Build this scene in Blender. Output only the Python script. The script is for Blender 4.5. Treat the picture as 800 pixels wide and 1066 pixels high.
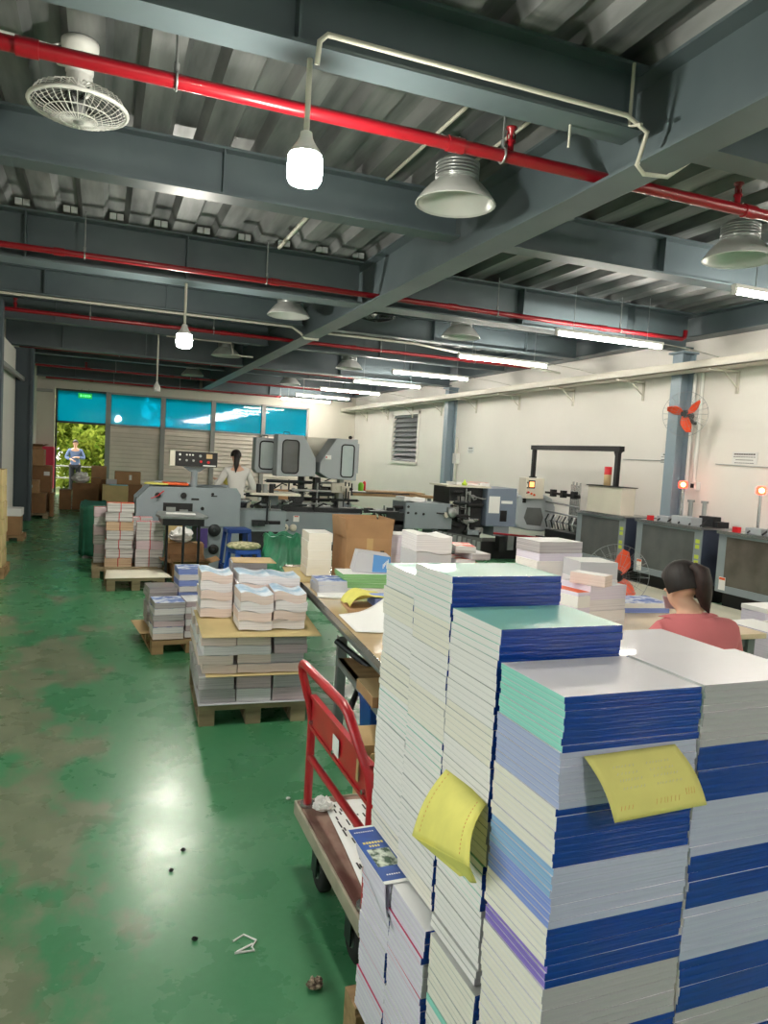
import bpy, math, random
from mathutils import Vector, Matrix, Euler
random.seed(7)
for _o in list(bpy.data.objects): bpy.data.objects.remove(_o)
SC = bpy.context.scene
COL = SC.collection
PI = math.pi
R = math.radians

# ------------------------------------------------------------------ camera
cam = bpy.data.cameras.new('camera'); camo = bpy.data.objects.new('camera', cam); COL.objects.link(camo)
cam.sensor_fit = 'VERTICAL'; cam.sensor_height = 36.0; cam.sensor_width = 27.0
cam.lens = 36.0*774.74/1066.0
cam.clip_start = .02; cam.clip_end = 400
_yaw, _pit, _rol = .366908735, .0733541504, .0579221310
_f = Vector((math.sin(_yaw)*math.cos(_pit), math.cos(_yaw)*math.cos(_pit), -math.sin(_pit)))
_r = Vector((math.cos(_yaw), -math.sin(_yaw), 0)); _u = _r.cross(_f)
_r2 = _r*math.cos(_rol)+_u*math.sin(_rol); _u2 = -_r*math.sin(_rol)+_u*math.cos(_rol)
_m = Matrix((_r2, _u2, -_f)).transposed().to_4x4(); _m.translation = Vector((0, 0, 1.65))
camo.matrix_world = _m
SC.camera = camo

# ------------------------------------------------------------------ world, sun, exposure
W = bpy.data.worlds.new('world'); SC.world = W; W.use_nodes = True
_bg = W.node_tree.nodes['Background']; _bg.inputs[0].default_value = (1, .96, .92, 1); _bg.inputs[1].default_value = 2.0
sun = bpy.data.lights.new('sun', 'SUN'); sun.energy = 3.5; sun.angle = R(2); sun.color = (1, .94, .8)
suno = bpy.data.objects.new('sun', sun); COL.objects.link(suno); suno.rotation_euler = (R(-38), R(-24), 0)
SC.view_settings.view_transform = 'Standard'; SC.view_settings.look = 'None'
SC.view_settings.exposure = 1.25; SC.view_settings.gamma = 1.0; SC.view_settings.use_curve_mapping = False
TUBE_POWER = 60.0
BULB_POWER = 190.0

# ------------------------------------------------------------------ materials
def _nt(name):
    m = bpy.data.materials.new(name); m.use_nodes = True
    nt = m.node_tree; b = nt.nodes['Principled BSDF']
    return m, nt, b
def srgb(r, g, b):
    f = lambda c: (c/255/12.92) if c/255 <= .04045 else ((c/255+.055)/1.055)**2.4
    return (f(r), f(g), f(b), 1)
def mat(name, c, rough=.6, metal=0., var=.0, scale=(8, 8, 8), bump=0., spec=.5, emit=None, estr=0, coat=0., detail=4, alpha=1., trans=0., c2=None, lo=.35, hi=.65, sheen=0.):
    """c is sRGB 0..255; var / c2 mixes a noise pattern laid in the object's own space"""
    m, nt, b = _nt(name)
    col = srgb(*c)
    b.inputs['Base Color'].default_value = col
    b.inputs['Roughness'].default_value = rough; b.inputs['Metallic'].default_value = metal
    b.inputs['Specular IOR Level'].default_value = spec
    b.inputs['Coat Weight'].default_value = coat
    b.inputs['Alpha'].default_value = alpha
    b.inputs['Transmission Weight'].default_value = trans
    if emit: 
        b.inputs['Emission Color'].default_value = srgb(*emit); b.inputs['Emission Strength'].default_value = estr
    if var or c2 or bump:
        tc = nt.nodes.new('ShaderNodeTexCoord'); mp = nt.nodes.new('ShaderNodeMapping')
        mp.inputs['Scale'].default_value = scale
        nz = nt.nodes.new('ShaderNodeTexNoise'); nz.inputs['Scale'].default_value = 1; nz.inputs['Detail'].default_value = detail
        nt.links.new(tc.outputs['Object'], mp.inputs[0]); nt.links.new(mp.outputs[0], nz.inputs['Vector'])
        if var or c2:
            rp = nt.nodes.new('ShaderNodeValToRGB')
            rp.color_ramp.elements[0].position = lo; rp.color_ramp.elements[1].position = hi
            if c2: k = srgb(*c2)
            else: k = tuple(min(1, v*(1-var)) for v in col[:3])+(1,)
            rp.color_ramp.elements[0].color = k; rp.color_ramp.elements[1].color = col
            nt.links.new(nz.outputs['Fac'], rp.inputs[0]); nt.links.new(rp.outputs[0], b.inputs['Base Color'])
        if bump:
            bp = nt.nodes.new('ShaderNodeBump'); bp.inputs['Strength'].default_value = bump; bp.inputs['Distance'].default_value = .01
            nt.links.new(nz.outputs['Fac'], bp.inputs['Height']); nt.links.new(bp.outputs[0], b.inputs['Normal'])
    return m

M = {}
def defmat(key, *a, **k): M[key] = mat(key, *a, **k); return M[key]
defmat('wall_paint', (246, 242, 236), .75, var=.06, scale=(.6, .6, .6))
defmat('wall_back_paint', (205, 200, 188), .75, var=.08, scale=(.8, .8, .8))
defmat('steel_blue', (98, 111, 116), .45, scale=(1.3, 1.3, 1.3), c2=(84, 97, 103))
defmat('column_blue', (140, 158, 170), .5, var=.08, scale=(2, 2, 2))
defmat('column_dark', (66, 80, 88), .5, var=.1, scale=(2, 2, 2))
defmat('deck', (146, 149, 149), .5, metal=.3, c2=(80, 84, 86), scale=(7, .9, 3), lo=.3, hi=.7)
defmat('closure', (215, 218, 220), .5)
defmat('pipe_red', (148, 18, 32), .32, var=.12, scale=(3, 3, 3), coat=.3)
defmat('conduit', (205, 203, 190), .5)
defmat('cream', (222, 219, 203), .55, var=.05)
defmat('galv', (168, 172, 172), .35, metal=.7, var=.15, scale=(12, 12, 12))
defmat('alu', (176, 178, 178), .35, metal=.6, var=.08)
defmat('lampshade', (200, 202, 200), .4, metal=.2, var=.1, scale=(9, 9, 9))
defmat('lamp_inner', (205, 207, 205), .35, metal=.3)
defmat('white_plastic', (228, 228, 224), .4)
defmat('black', (20, 20, 22), .5)
defmat('black_gloss', (14, 15, 17), .2)
defmat('rubber', (24, 24, 25), .8)
defmat('dark_metal', (48, 52, 55), .42, metal=.5, var=.2, scale=(20, 20, 20))
defmat('machine_grey', (136, 147, 153), .42, var=.08, scale=(3, 3, 3))
defmat('machine_light', (166, 173, 178), .42, var=.06, scale=(3, 3, 3))
defmat('machine_blue', (120, 132, 150), .42, var=.08, scale=(3, 3, 3))
defmat('machine_navy', (62, 72, 92), .45, var=.1, scale=(3, 3, 3))
defmat('machine_beige', (216, 210, 195), .5, var=.05, scale=(4, 4, 4))
defmat('machine_dark', (40, 43, 46), .45, var=.35, scale=(25, 25, 25), metal=.3)
defmat('acrylic_dark', (104, 107, 107), .12, var=.25, scale=(2.5, 2.5, 2.5), coat=.4)
defmat('acrylic_brown', (104, 98, 92), .14, var=.3, scale=(3.5, 3.5, 3.5), coat=.4)
defmat('platform_pale', (206, 203, 186), .5, c2=(176, 178, 160), scale=(1.5, .5, 3))
defmat('steel', (196, 198, 200), .25, metal=.9)
defmat('rail_steel', (150, 155, 158), .3, metal=.7)
defmat('label_white', (235, 235, 232), .5)
defmat('label_yellow', (190, 205, 70), .5)
defmat('label_orange', (230, 96, 40), .5)
defmat('red_plastic', (205, 28, 38), .35)
defmat('beacon', (255, 70, 50), .3, emit=(255, 60, 40), estr=2.2)
defmat('beacon_core', (255, 190, 120), .3, emit=(255, 190, 110), estr=6)
defmat('screen_orange', (250, 150, 90), .3, emit=(250, 140, 80), estr=1.6)
defmat('exit_green', (30, 150, 70), .4, emit=(20, 150, 60), estr=.5)
defmat('exit_mark', (90, 230, 120), .4, emit=(90, 240, 120), estr=1.2)
defmat('orange_plastic', (226, 78, 34), .35)
defmat('wood', (176, 146, 106), .7, c2=(140, 110, 76), scale=(3, 22, 22), bump=.2)
defmat('wood_grey', (164, 148, 118), .8, c2=(128, 112, 86), scale=(3, 22, 22), bump=.2)
defmat('table_top', (206, 184, 142), .16, c2=(190, 166, 122), scale=(2, 5, 5), coat=.6)
defmat('table_beige', (226, 206, 176), .4, c2=(214, 192, 160), scale=(2, 6, 6))
defmat('cardboard', (176, 137, 98), .8, var=.14, scale=(7, 7, 7))
defmat('cardboard_dark', (143, 106, 72), .85, var=.15, scale=(6, 6, 6))
defmat('cardboard_light', (208, 180, 134), .8, var=.1, scale=(6, 6, 6))
defmat('cardboard_yellow', (205, 184, 132), .8, var=.12, scale=(4, 4, 4))
defmat('tape', (190, 158, 110), .3)
defmat('paper_white', (238, 238, 236), .7)
defmat('paper_grey', (196, 196, 202), .7)
defmat('paper_note', (204, 198, 116), .8, var=.06, scale=(20, 20, 20))
defmat('paper_yellow', (228, 222, 116), .75, var=.08, scale=(20, 20, 20))
defmat('paper_cream', (242, 237, 220), .75, var=.06, scale=(6, 6, 6))
defmat('ink', (60, 58, 60), .8)
defmat('ink_red', (206, 120, 60), .8)
defmat('ink_blue', (40, 80, 170), .6)
def edge(key, c, c2, sz=420, rough=.75, big=0):
    return defmat(key, c, rough, c2=c2, scale=(1.2, 1.2, sz), detail=2, lo=.3, hi=.62)
edge('pages_white', (244, 241, 239), (226, 223, 220), 600)
edge('pages_cream', (242, 238, 228), (228, 222, 208), 600)
edge('pages_mint', (162, 230, 216), (134, 208, 194), 500)
edge('pages_lavender', (188, 196, 226), (160, 172, 212), 160)
edge('pages_sky', (158, 196, 222), (128, 166, 214), 160)
edge('pages_blue', (124, 142, 214), (150, 172, 226), 260)
edge('pages_purple', (150, 130, 208), (120, 100, 186), 200)
edge('pages_lilac', (232, 226, 240), (214, 206, 226), 300)
edge('sig_white', (240, 237, 240), (202, 198, 204), 320)
edge('sig_pink', (236, 220, 214), (206, 184, 176), 320)
edge('sig_grey', (196, 191, 194), (142, 138, 144), 260)
edge('sig_rose', (216, 196, 202), (170, 152, 160), 260)
edge('mag', (224, 222, 220), (120, 116, 116), 130)
edge('mag_colour', (214, 190, 160), (160, 120, 92), 200)
defmat('sig_top', (212, 222, 234), .6, c2=(150, 186, 214), scale=(9, 9, 9), lo=.4, hi=.6)
defmat('sig_top_plain', (222, 220, 224), .6, var=.08)
defmat('cover_blue_top', (70, 110, 190), .45, c2=(205, 215, 232), scale=(14, 14, 3), lo=.42, hi=.55)
defmat('cover_orange_top', (232, 160, 90), .45, c2=(226, 214, 196), scale=(12, 12, 3), lo=.42, hi=.55)
defmat('cover_red_top', (214, 60, 50), .45, c2=(222, 214, 206), scale=(12, 12, 3), lo=.42, hi=.55)
defmat('spine_blue', (10, 58, 146), .14, c2=(8, 50, 130), scale=(7, 3, 110), bump=.45, coat=.15, spec=.4)
defmat('spine_silver', (176, 180, 202), .22, c2=(156, 160, 188), scale=(1.5, 1.5, 30), bump=.35, coat=.5)
defmat('spine_grey', (170, 168, 172), .28, c2=(150, 148, 156), scale=(1.5, 1.5, 30), bump=.3, coat=.4)
defmat('cover_mint', (138, 206, 190), .3, var=.05, scale=(3, 3, 3), coat=.4)
defmat('cover_mist', (226, 224, 230), .32, var=.04, scale=(3, 3, 3), coat=.2)
defmat('cover_white', (230, 230, 232), .4)
defmat('cover_magenta', (206, 60, 110), .4)
defmat('cover_line', (186, 187, 186), .5)
defmat('tray_grey', (206, 201, 188), .55)
defmat('cart_red', (186, 22, 36), .34, c2=(168, 22, 34), scale=(10, 10, 10), coat=.3)
defmat('cart_bed', (150, 122, 108), .7, c2=(112, 70, 62), scale=(8, 3, 8), lo=.42, hi=.55)
defmat('cart_rim', (168, 160, 140), .6, var=.2, scale=(12, 12, 12))
defmat('angle_iron', (138, 144, 144), .5, metal=.3, var=.2, scale=(9, 9, 9))
defmat('stool_blue', (42, 92, 190), .4)
defmat('stool_navy', (26, 60, 128), .45)
defmat('bin_blue', (16, 70, 150), .35)
defmat('cushion', (206, 200, 164), .9, c2=(150, 152, 116), scale=(26, 26, 26), lo=.45, hi=.55)
defmat('bag_green', (62, 150, 112), .35, c2=(44, 122, 90), scale=(9, 9, 5), bump=.8, coat=.2)
defmat('drape_green', (36, 104, 82), .5, var=.2, scale=(8, 8, 14), bump=.6)
defmat('string_red', (206, 56, 66), .6)
defmat('skin', (222, 178, 152), .6)
defmat('hair', (34, 25, 24), .6, c2=(22, 16, 16), scale=(40, 40, 4))
defmat('hair_brown', (54, 34, 31), .6, c2=(34, 22, 20), scale=(60, 60, 5))
defmat('shirt_pink', (208, 116, 120), .85, var=.08, scale=(5, 5, 5), bump=.25)
defmat('shirt_white', (226, 224, 220), .85, var=.05, scale=(5, 5, 5))
defmat('shirt_blue', (112, 134, 176), .85, var=.1, scale=(6, 6, 6))
defmat('trousers', (40, 42, 50), .85)
defmat('mask_white', (206, 196, 212), .8)
defmat('cabinet_red', (200, 26, 66), .4)
defmat('bark', (92, 76, 58), .9, var=.3, scale=(10, 10, 3))
defmat('louvre', (232, 222, 210), .5, var=.08, scale=(3, 3, 3))
defmat('louvre_grey', (128, 132, 136), .5, var=.1, scale=(3, 3, 3))
defmat('frame_grey', (150, 150, 146), .5)
defmat('frame_dark', (52, 56, 58), .5)
defmat('ground_out', (92, 108, 62), .9, var=.2, scale=(1, 1, 1))
defmat('scrap', (176, 160, 140), .9, c2=(90, 76, 66), scale=(60, 60, 60), lo=.42, hi=.56)

def floor_mat():
    m, nt, b = _nt('floor_epoxy')
    L = nt.links.new
    tc = nt.nodes.new('ShaderNodeTexCoord')
    def noise(scale, detail=5, rough=.6, vec=None):
        n = nt.nodes.new('ShaderNodeTexNoise'); n.inputs['Scale'].default_value = scale
        n.inputs['Detail'].default_value = detail; n.inputs['Roughness'].default_value = rough
        L(vec or tc.outputs['Object'], n.inputs['Vector']); return n
    def ramp(src, p0, p1, c0, c1):
        r = nt.nodes.new('ShaderNodeValToRGB'); r.color_ramp.elements[0].position = p0; r.color_ramp.elements[1].position = p1
        r.color_ramp.elements[0].color = c0; r.color_ramp.elements[1].color = c1; L(src, r.inputs[0]); return r
    def mix(fac, a, c):
        x = nt.nodes.new('ShaderNodeMix'); x.data_type = 'RGBA'
        L(fac, x.inputs['Factor']); L(a, x.inputs['A']); L(c, x.inputs['B']); return x.outputs['Result']
    base = ramp(noise(.9).outputs['Fac'], .3, .7, srgb(62, 128, 86), srgb(78, 142, 100))
    fine = ramp(noise(26, 3).outputs['Fac'], .3, .7, srgb(64, 130, 88), srgb(84, 146, 104))
    bw = nt.nodes.new('ShaderNodeMix'); bw.data_type = 'RGBA'; bw.inputs['Factor'].default_value = .35
    L(base.outputs[0], bw.inputs['A']); L(fine.outputs[0], bw.inputs['B'])
    # worn patches: keep to the walking lane left of the pallets
    geo = nt.nodes.new('ShaderNodeSeparateXYZ'); L(tc.outputs['Object'], geo.inputs[0])
    lane = nt.nodes.new('ShaderNodeMapRange'); lane.inputs['From Min'].default_value = .55; lane.inputs['From Max'].default_value = -.15
    lane.inputs['To Min'].default_value = -.22; lane.inputs['To Max'].default_value = .10; L(geo.outputs['X'], lane.inputs['Value'])
    near = nt.nodes.new('ShaderNodeMapRange'); near.inputs['From Min'].default_value = 9.5; near.inputs['From Max'].default_value = 5.5
    near.inputs['To Min'].default_value = -.2; near.inputs['To Max'].default_value = .0; L(geo.outputs['Y'], near.inputs['Value'])
    mpw = nt.nodes.new('ShaderNodeMapping'); mpw.inputs['Scale'].default_value = (1.2, .75, 1); L(tc.outputs['Object'], mpw.inputs[0])
    n1 = noise(1.5, 6, .62, mpw.outputs[0])
    a1 = nt.nodes.new('ShaderNodeMath'); L(n1.outputs['Fac'], a1.inputs[0]); L(lane.outputs[0], a1.inputs[1])
    a2 = nt.nodes.new('ShaderNodeMath'); L(a1.outputs[0], a2.inputs[0]); L(near.outputs[0], a2.inputs[1])
    wear = ramp(a2.outputs[0], .51, .6, (0, 0, 0, 1), (.8, .8, .8, 1))
    wcol = ramp(noise(5, 6).outputs['Fac'], .3, .7, srgb(116, 118, 98), srgb(146, 146, 124))
    c1 = mix(wear.outputs[0], bw.outputs['Result'], wcol.outputs[0])
    spots = ramp(noise(13, 5, .75).outputs['Fac'], .68, .78, (0, 0, 0, 1), (.4, .4, .4, 1))
    cs = nt.nodes.new('ShaderNodeRGB'); cs.outputs[0].default_value = srgb(140, 160, 130)
    c2 = mix(spots.outputs[0], c1, cs.outputs[0])
    dark = ramp(noise(19, 4, .7).outputs['Fac'], .76, .80, (0, 0, 0, 1), (.6, .6, .6, 1))
    cd = nt.nodes.new('ShaderNodeRGB'); cd.outputs[0].default_value = srgb(46, 60, 48)
    c3 = mix(dark.outputs[0], c2, cd.outputs[0])
    L(c3, b.inputs['Base Color'])
    rr = ramp(noise(3.5, 5).outputs['Fac'], .3, .7, (.23, .23, .23, 1), (.34, .34, .34, 1)); L(rr.outputs[0], b.inputs['Roughness'])
    bp = nt.nodes.new('ShaderNodeBump'); bp.inputs['Strength'].default_value = .06; bp.inputs['Distance'].default_value = .01
    L(noise(5, 4).outputs['Fac'], bp.inputs['Height']); L(bp.outputs[0], b.inputs['Normal'])
    return m
M['floor'] = floor_mat()

def glass_mat(name, c, tint, rough=.02, trans=.75):
    """thin pane: tinted see-through film mixed with scatter and a mirror reflection"""
    m = bpy.data.materials.new(name); m.use_nodes = True; nt = m.node_tree; nt.nodes.clear(); L = nt.links.new
    o = nt.nodes.new('ShaderNodeOutputMaterial'); t = nt.nodes.new('ShaderNodeBsdfTransparent'); t.inputs[0].default_value = tint
    d = nt.nodes.new('ShaderNodeBsdfTranslucent'); d.inputs[0].default_value = c
    g = nt.nodes.new('ShaderNodeBsdfGlossy'); g.inputs['Roughness'].default_value = rough
    m1 = nt.nodes.new('ShaderNodeMixShader'); m1.inputs[0].default_value = trans; L(d.outputs[0], m1.inputs[1]); L(t.outputs[0], m1.inputs[2])
    fr = nt.nodes.new('ShaderNodeFresnel'); fr.inputs[0].default_value = 1.45
    m2 = nt.nodes.new('ShaderNodeMixShader'); L(fr.outputs[0], m2.inputs[0]); L(m1.outputs[0], m2.inputs[1]); L(g.outputs[0], m2.inputs[2])
    L(m2.outputs[0], o.inputs[0]); return m
M['film_cyan'] = glass_mat('film_cyan', (.016, .40, .50, 1), (.03, .52, .66, 1), .03, .5)
M['clear'] = glass_mat('clear', (.8, .85, .85, 1), (.86, .9, .9, 1), .03, .92)
M['fan_clear'] = glass_mat('fan_clear', (.8, .8, .8, 1), (.8, .82, .82, 1), .1, .9)
def leaf_mat(name, c, c2):
    m = bpy.data.materials.new(name); m.use_nodes = True; nt = m.node_tree; nt.nodes.clear(); L = nt.links.new
    o = nt.nodes.new('ShaderNodeOutputMaterial'); d = nt.nodes.new('ShaderNodeBsdfDiffuse'); t = nt.nodes.new('ShaderNodeBsdfTranslucent')
    tc = nt.nodes.new('ShaderNodeTexCoord'); n = nt.nodes.new('ShaderNodeTexNoise'); n.inputs['Scale'].default_value = 2.2
    L(tc.outputs['Object'], n.inputs['Vector'])
    r = nt.nodes.new('ShaderNodeValToRGB'); r.color_ramp.elements[0].position = .35; r.color_ramp.elements[1].position = .65
    r.color_ramp.elements[0].color = srgb(*c); r.color_ramp.elements[1].color = srgb(*c2); L(n.outputs['Fac'], r.inputs[0])
    L(r.outputs[0], d.inputs[0]); L(r.outputs[0], t.inputs[0])
    x = nt.nodes.new('ShaderNodeMixShader'); x.inputs[0].default_value = .5; L(d.outputs[0], x.inputs[1]); L(t.outputs[0], x.inputs[2])
    L(x.outputs[0], o.inputs[0]); return m
M['leaf'] = leaf_mat('leaf', (84, 112, 34), (160, 172, 74))
M['leaf_dark'] = leaf_mat('leaf_dark', (52, 82, 28), (116, 140, 54))
def emit_mat(name, c, s):
    m = bpy.data.materials.new(name); m.use_nodes = True; nt = m.node_tree; nt.nodes.clear()
    e = nt.nodes.new('ShaderNodeEmission'); e.inputs[0].default_value = srgb(*c); e.inputs[1].default_value = s
    o = nt.nodes.new('ShaderNodeOutputMaterial'); nt.links.new(e.outputs[0], o.inputs[0]); return m
M['tube_light'] = emit_mat('tube_light', (255, 248, 236), TUBE_POWER)
M['bulb_light'] = emit_mat('bulb_light', (255, 250, 236), BULB_POWER)

# ------------------------------------------------------------------ mesh builder
class MB:
    def __init__(s): s.v = []; s.f = []; s.mi = []; s.sm = []
    def add(s, vs, fs, m=0, smooth=False, T=None):
        o = len(s.v)
        for p in vs:
            p = Vector(p); s.v.append(tuple(T @ p if T else p))
        for q in fs: s.f.append([o+i for i in q]); s.mi.append(m); s.sm.append(smooth)
        return s
    def box(s, x0, x1, y0, y1, z0, z1, m=0, T=None):
        vs = [(x0, y0, z0), (x1, y0, z0), (x1, y1, z0), (x0, y1, z0), (x0, y0, z1), (x1, y0, z1), (x1, y1, z1), (x0, y1, z1)]
        return s.add(vs, [(0, 3, 2, 1), (4, 5, 6, 7), (0, 1, 5, 4), (1, 2, 6, 5), (2, 3, 7, 6), (3, 0, 4, 7)], m, False, T)
    def prism(s, pts, axis, a0, a1, m=0, T=None):
        """2-D outline extruded along an axis: x -> outline is (y, z); y -> (x, z); z -> (x, y)"""
        n = len(pts)
        def P(p, a): return {'x': (a, p[0], p[1]), 'y': (p[0], a, p[1]), 'z': (p[0], p[1], a)}[axis]
        vs = [P(p, a0) for p in pts]+[P(p, a1) for p in pts]
        fs = [tuple(range(n))[::-1], tuple(range(n, 2*n))]+[(i, (i+1) % n, n+(i+1) % n, n+i) for i in range(n)]
        return s.add(vs, fs, m, False, T)
    def tube(s, path, r, n=8, m=0, caps=True, closed=False, T=None, smooth=True):
        P = [Vector(p) for p in path]; k = len(P)
        rs = r if isinstance(r, (list, tuple)) else [r]*k
        vs = []; prev = None
        for i, p in enumerate(P):
            if closed: d = P[(i+1) % k]-P[i-1]
            else: d = P[min(i+1, k-1)]-P[max(i-1, 0)]
            if d.length < 1e-9: d = Vector((0, 0, 1))
            d.normalize()
            if prev is None:
                a = Vector((0, 0, 1)) if abs(d.z) < .9 else Vector((1, 0, 0))
                u = d.cross(a).normalized()
            else:
                u = prev-d*prev.dot(d)
                u = u.normalized() if u.length > 1e-6 else d.cross(Vector((0, 0, 1))).normalized()
            prev = u; w = d.cross(u)
            for j in range(n):
                t = 2*PI*j/n; vs.append(p+(u*math.cos(t)+w*math.sin(t))*rs[i])
        fs = []
        for i in range(k if closed else k-1):
            for j in range(n):
                a = i*n+j; b = i*n+(j+1) % n; c = ((i+1) % k)*n+(j+1) % n; d2 = ((i+1) % k)*n+j
                fs.append((a, b, c, d2))
        s.add(vs, fs, m, smooth, T)
        if caps and not closed:
            s.add(vs[:n], [tuple(range(n))[::-1]], m, False, T); s.add(vs[-n:], [tuple(range(n))], m, False, T)
        return s
    def cyl(s, p0, p1, r, n=16, m=0, r1=None, T=None): return s.tube([p0, p1], [r, r if r1 is None else r1], n, m, T=T)
    def lathe(s, prof, n=20, m=0, c=(0, 0, 0), T=None, smooth=True):
        vs = []; k = len(prof)
        for (r, z) in prof:
            for j in range(n):
                t = 2*PI*j/n; vs.append((c[0]+r*math.cos(t), c[1]+r*math.sin(t), c[2]+z))
        fs = []
        for i in range(k-1):
            for j in range(n): fs.append((i*n+j, i*n+(j+1) % n, (i+1)*n+(j+1) % n, (i+1)*n+j))
        return s.add(vs, fs, m, smooth, T)
    def ell(s, c, rad, nu=16, nv=10, m=0, T=None):
        vs = []; fs = []
        for i in range(nv+1):
            ph = PI*i/nv
            for j in range(nu):
                t = 2*PI*j/nu
                vs.append((c[0]+rad[0]*math.sin(ph)*math.cos(t), c[1]+rad[1]*math.sin(ph)*math.sin(t), c[2]-rad[2]*math.cos(ph)))
        for i in range(nv):
            for j in range(nu): fs.append((i*nu+j, i*nu+(j+1) % nu, (i+1)*nu+(j+1) % nu, (i+1)*nu+j))
        return s.add(vs, fs, m, True, T)
    def grid(s, fn, nu, nv, m=0, thick=0., T=None, smooth=True):
        """surface fn(u, v) -> point; with thickness it gets a second skin and rims"""
        P = [[Vector(fn(i/nu, j/nv)) for j in range(nv+1)] for i in range(nu+1)]
        idx = lambda i, j: i*(nv+1)+j
        vs = [p for row in P for p in row]
        fs = [(idx(i, j), idx(i+1, j), idx(i+1, j+1), idx(i, j+1)) for i in range(nu) for j in range(nv)]
        if not thick: return s.add(vs, fs, m, smooth, T)
        N = []
        for i in range(nu+1):
            for j in range(nv+1):
                a = P[min(i+1, nu)][j]-P[max(i-1, 0)][j]; b = P[i][min(j+1, nv)]-P[i][max(j-1, 0)]
                q = a.cross(b); N.append(q.normalized() if q.length > 1e-9 else Vector((0, 0, 1)))
        o = len(vs)
        v2 = [p-n*thick for p, n in zip(vs, N)]
        f2 = [tuple(o+k for k in reversed(f)) for f in fs]
        rim = []
        for i in range(nu): rim += [(idx(i, 0), o+idx(i, 0), o+idx(i+1, 0), idx(i+1, 0)), (idx(i+1, nv), o+idx(i+1, nv), o+idx(i, nv), idx(i, nv))]
        for j in range(nv): rim += [(idx(0, j+1), o+idx(0, j+1), o+idx(0, j), idx(0, j)), (idx(nu, j), o+idx(nu, j), o+idx(nu, j+1), idx(nu, j+1))]
        return s.add(vs+v2, fs+f2+rim, m, smooth, T)
    def mesh(s, name, mats):
        me = bpy.data.meshes.new(name); me.from_pydata(s.v, [], s.f)
        for m in (mats if isinstance(mats, (list, tuple)) else [mats]): me.materials.append(M[m] if isinstance(m, str) else m)
        me.polygons.foreach_set('material_index', s.mi); me.polygons.foreach_set('use_smooth', s.sm); me.update()
        return me
    def build(s, name, mats, parent=None, loc=(0, 0, 0), rz=0, bevel=0, label=None):
        o = bpy.data.objects.new(name, s.mesh(name, mats)); COL.objects.link(o)
        o.location = loc; o.rotation_euler = (0, 0, rz)
        if parent: o.parent = parent
        if bevel:
            b = o.modifiers.new('bevel', 'BEVEL'); b.width = bevel; b.segments = 2; b.limit_method = 'ANGLE'; b.angle_limit = R(40)
        if label: o['label'] = label
        return o
def bx(*a, **k): return MB().box(*a, **k)
def tag(o, label, cat, group=None, kind=None):
    o['label'] = label; o['category'] = cat
    if group: o['group'] = group
    if kind: o['kind'] = kind
    return o
def thing(name, label, cat, loc=(0, 0, 0), rz=0, group=None):
    o = bpy.data.objects.new(name, None); COL.objects.link(o); o.empty_display_size = .1
    o.location = loc; o.rotation_euler = (0, 0, rz)
    return tag(o, label, cat, group)
def struct(name, mb, mats, parent=None, bevel=0):
    o = mb.build(name, mats, parent, bevel=bevel); o['kind'] = 'structure'; return o
KIDS = {}
def dup(src, loc, rz=0, label=None, group=None):
    """copy of a thing with copies of its parts and sub-parts"""
    def kids(o): return [c for c in bpy.data.objects if c.parent == o]
    if src.name not in KIDS: KIDS[src.name] = [(c, kids(c)) for c in kids(src)]
    r = src.copy(); COL.objects.link(r); r.location = loc
    r.rotation_euler = (0, 0, rz)
    if label: r['label'] = label
    if group: r['group'] = group
    for c, gs in KIDS[src.name]:
        d = c.copy(); COL.objects.link(d); d.parent = r
        for g in gs:
            e = g.copy(); COL.objects.link(e); e.parent = d
    return r
ORD = ['first', 'second', 'third', 'fourth', 'fifth', 'sixth', 'seventh', 'eighth', 'ninth', 'tenth', 'eleventh', 'twelfth', 'thirteenth', 'fourteenth', 'fifteenth', 'sixteenth', 'seventeenth', 'eighteenth', 'nineteenth']
TENS = {2: 'twent', 3: 'thirt', 4: 'fort', 5: 'fift', 6: 'sixt', 7: 'sevent', 8: 'eight', 9: 'ninet'}
def ordinal(n):
    if n <= 19: return ORD[n-1]
    t, u = divmod(n, 10)
    return TENS[t]+'ieth' if u == 0 else TENS[t]+'y-'+ORD[u-1]
def rnd(a, b): return random.uniform(a, b)
# ------------------------------------------------------------------ the room
XL, XR, YF, YB, ZD = -1.75, 7.9, -6.0, 23.75, 3.87
struct('floor', bx(XL-.2, XR+.2, YF-.2, YB+.25, -.2, 0), 'floor')
def deck():
    b = MB(); p = .43; x = XL-.2; pts = []
    while x < XR+.3:
        pts += [(x, ZD), (x+.19, ZD), (x+.235, ZD+.085), (x+.385, ZD+.085)]; x += p
    up = [(px, pz+.004) for px, pz in pts]
    for i in range(len(pts)-1):
        (xa, za), (xb, zb) = pts[i], pts[i+1]
        vs = [(xa, YF-.2, za), (xb, YF-.2, zb), (xb, YB+.2, zb), (xa, YB+.2, za), (xa, YF-.2, za+.004), (xb, YF-.2, zb+.004), (xb, YB+.2, zb+.004), (xa, YB+.2, za+.004)]
        b.add(vs, [(0, 3, 2, 1), (4, 5, 6, 7)])
    b.box(XL-.3, XR+.4, YF-.3, YB+.3, ZD+.1, ZD+.2)
    # pale foam closures in the rib ends over the near frame beam
    x = XL-.2
    while x < 2.6:
        for k in (0, 1): b.box(x+.25+k*.07, x+.31+k*.07, 8.20, 8.235, ZD+.012, ZD+.07, 1)
        x += p
    return b
struct('ceiling', deck(), ['deck', 'closure'])
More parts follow.
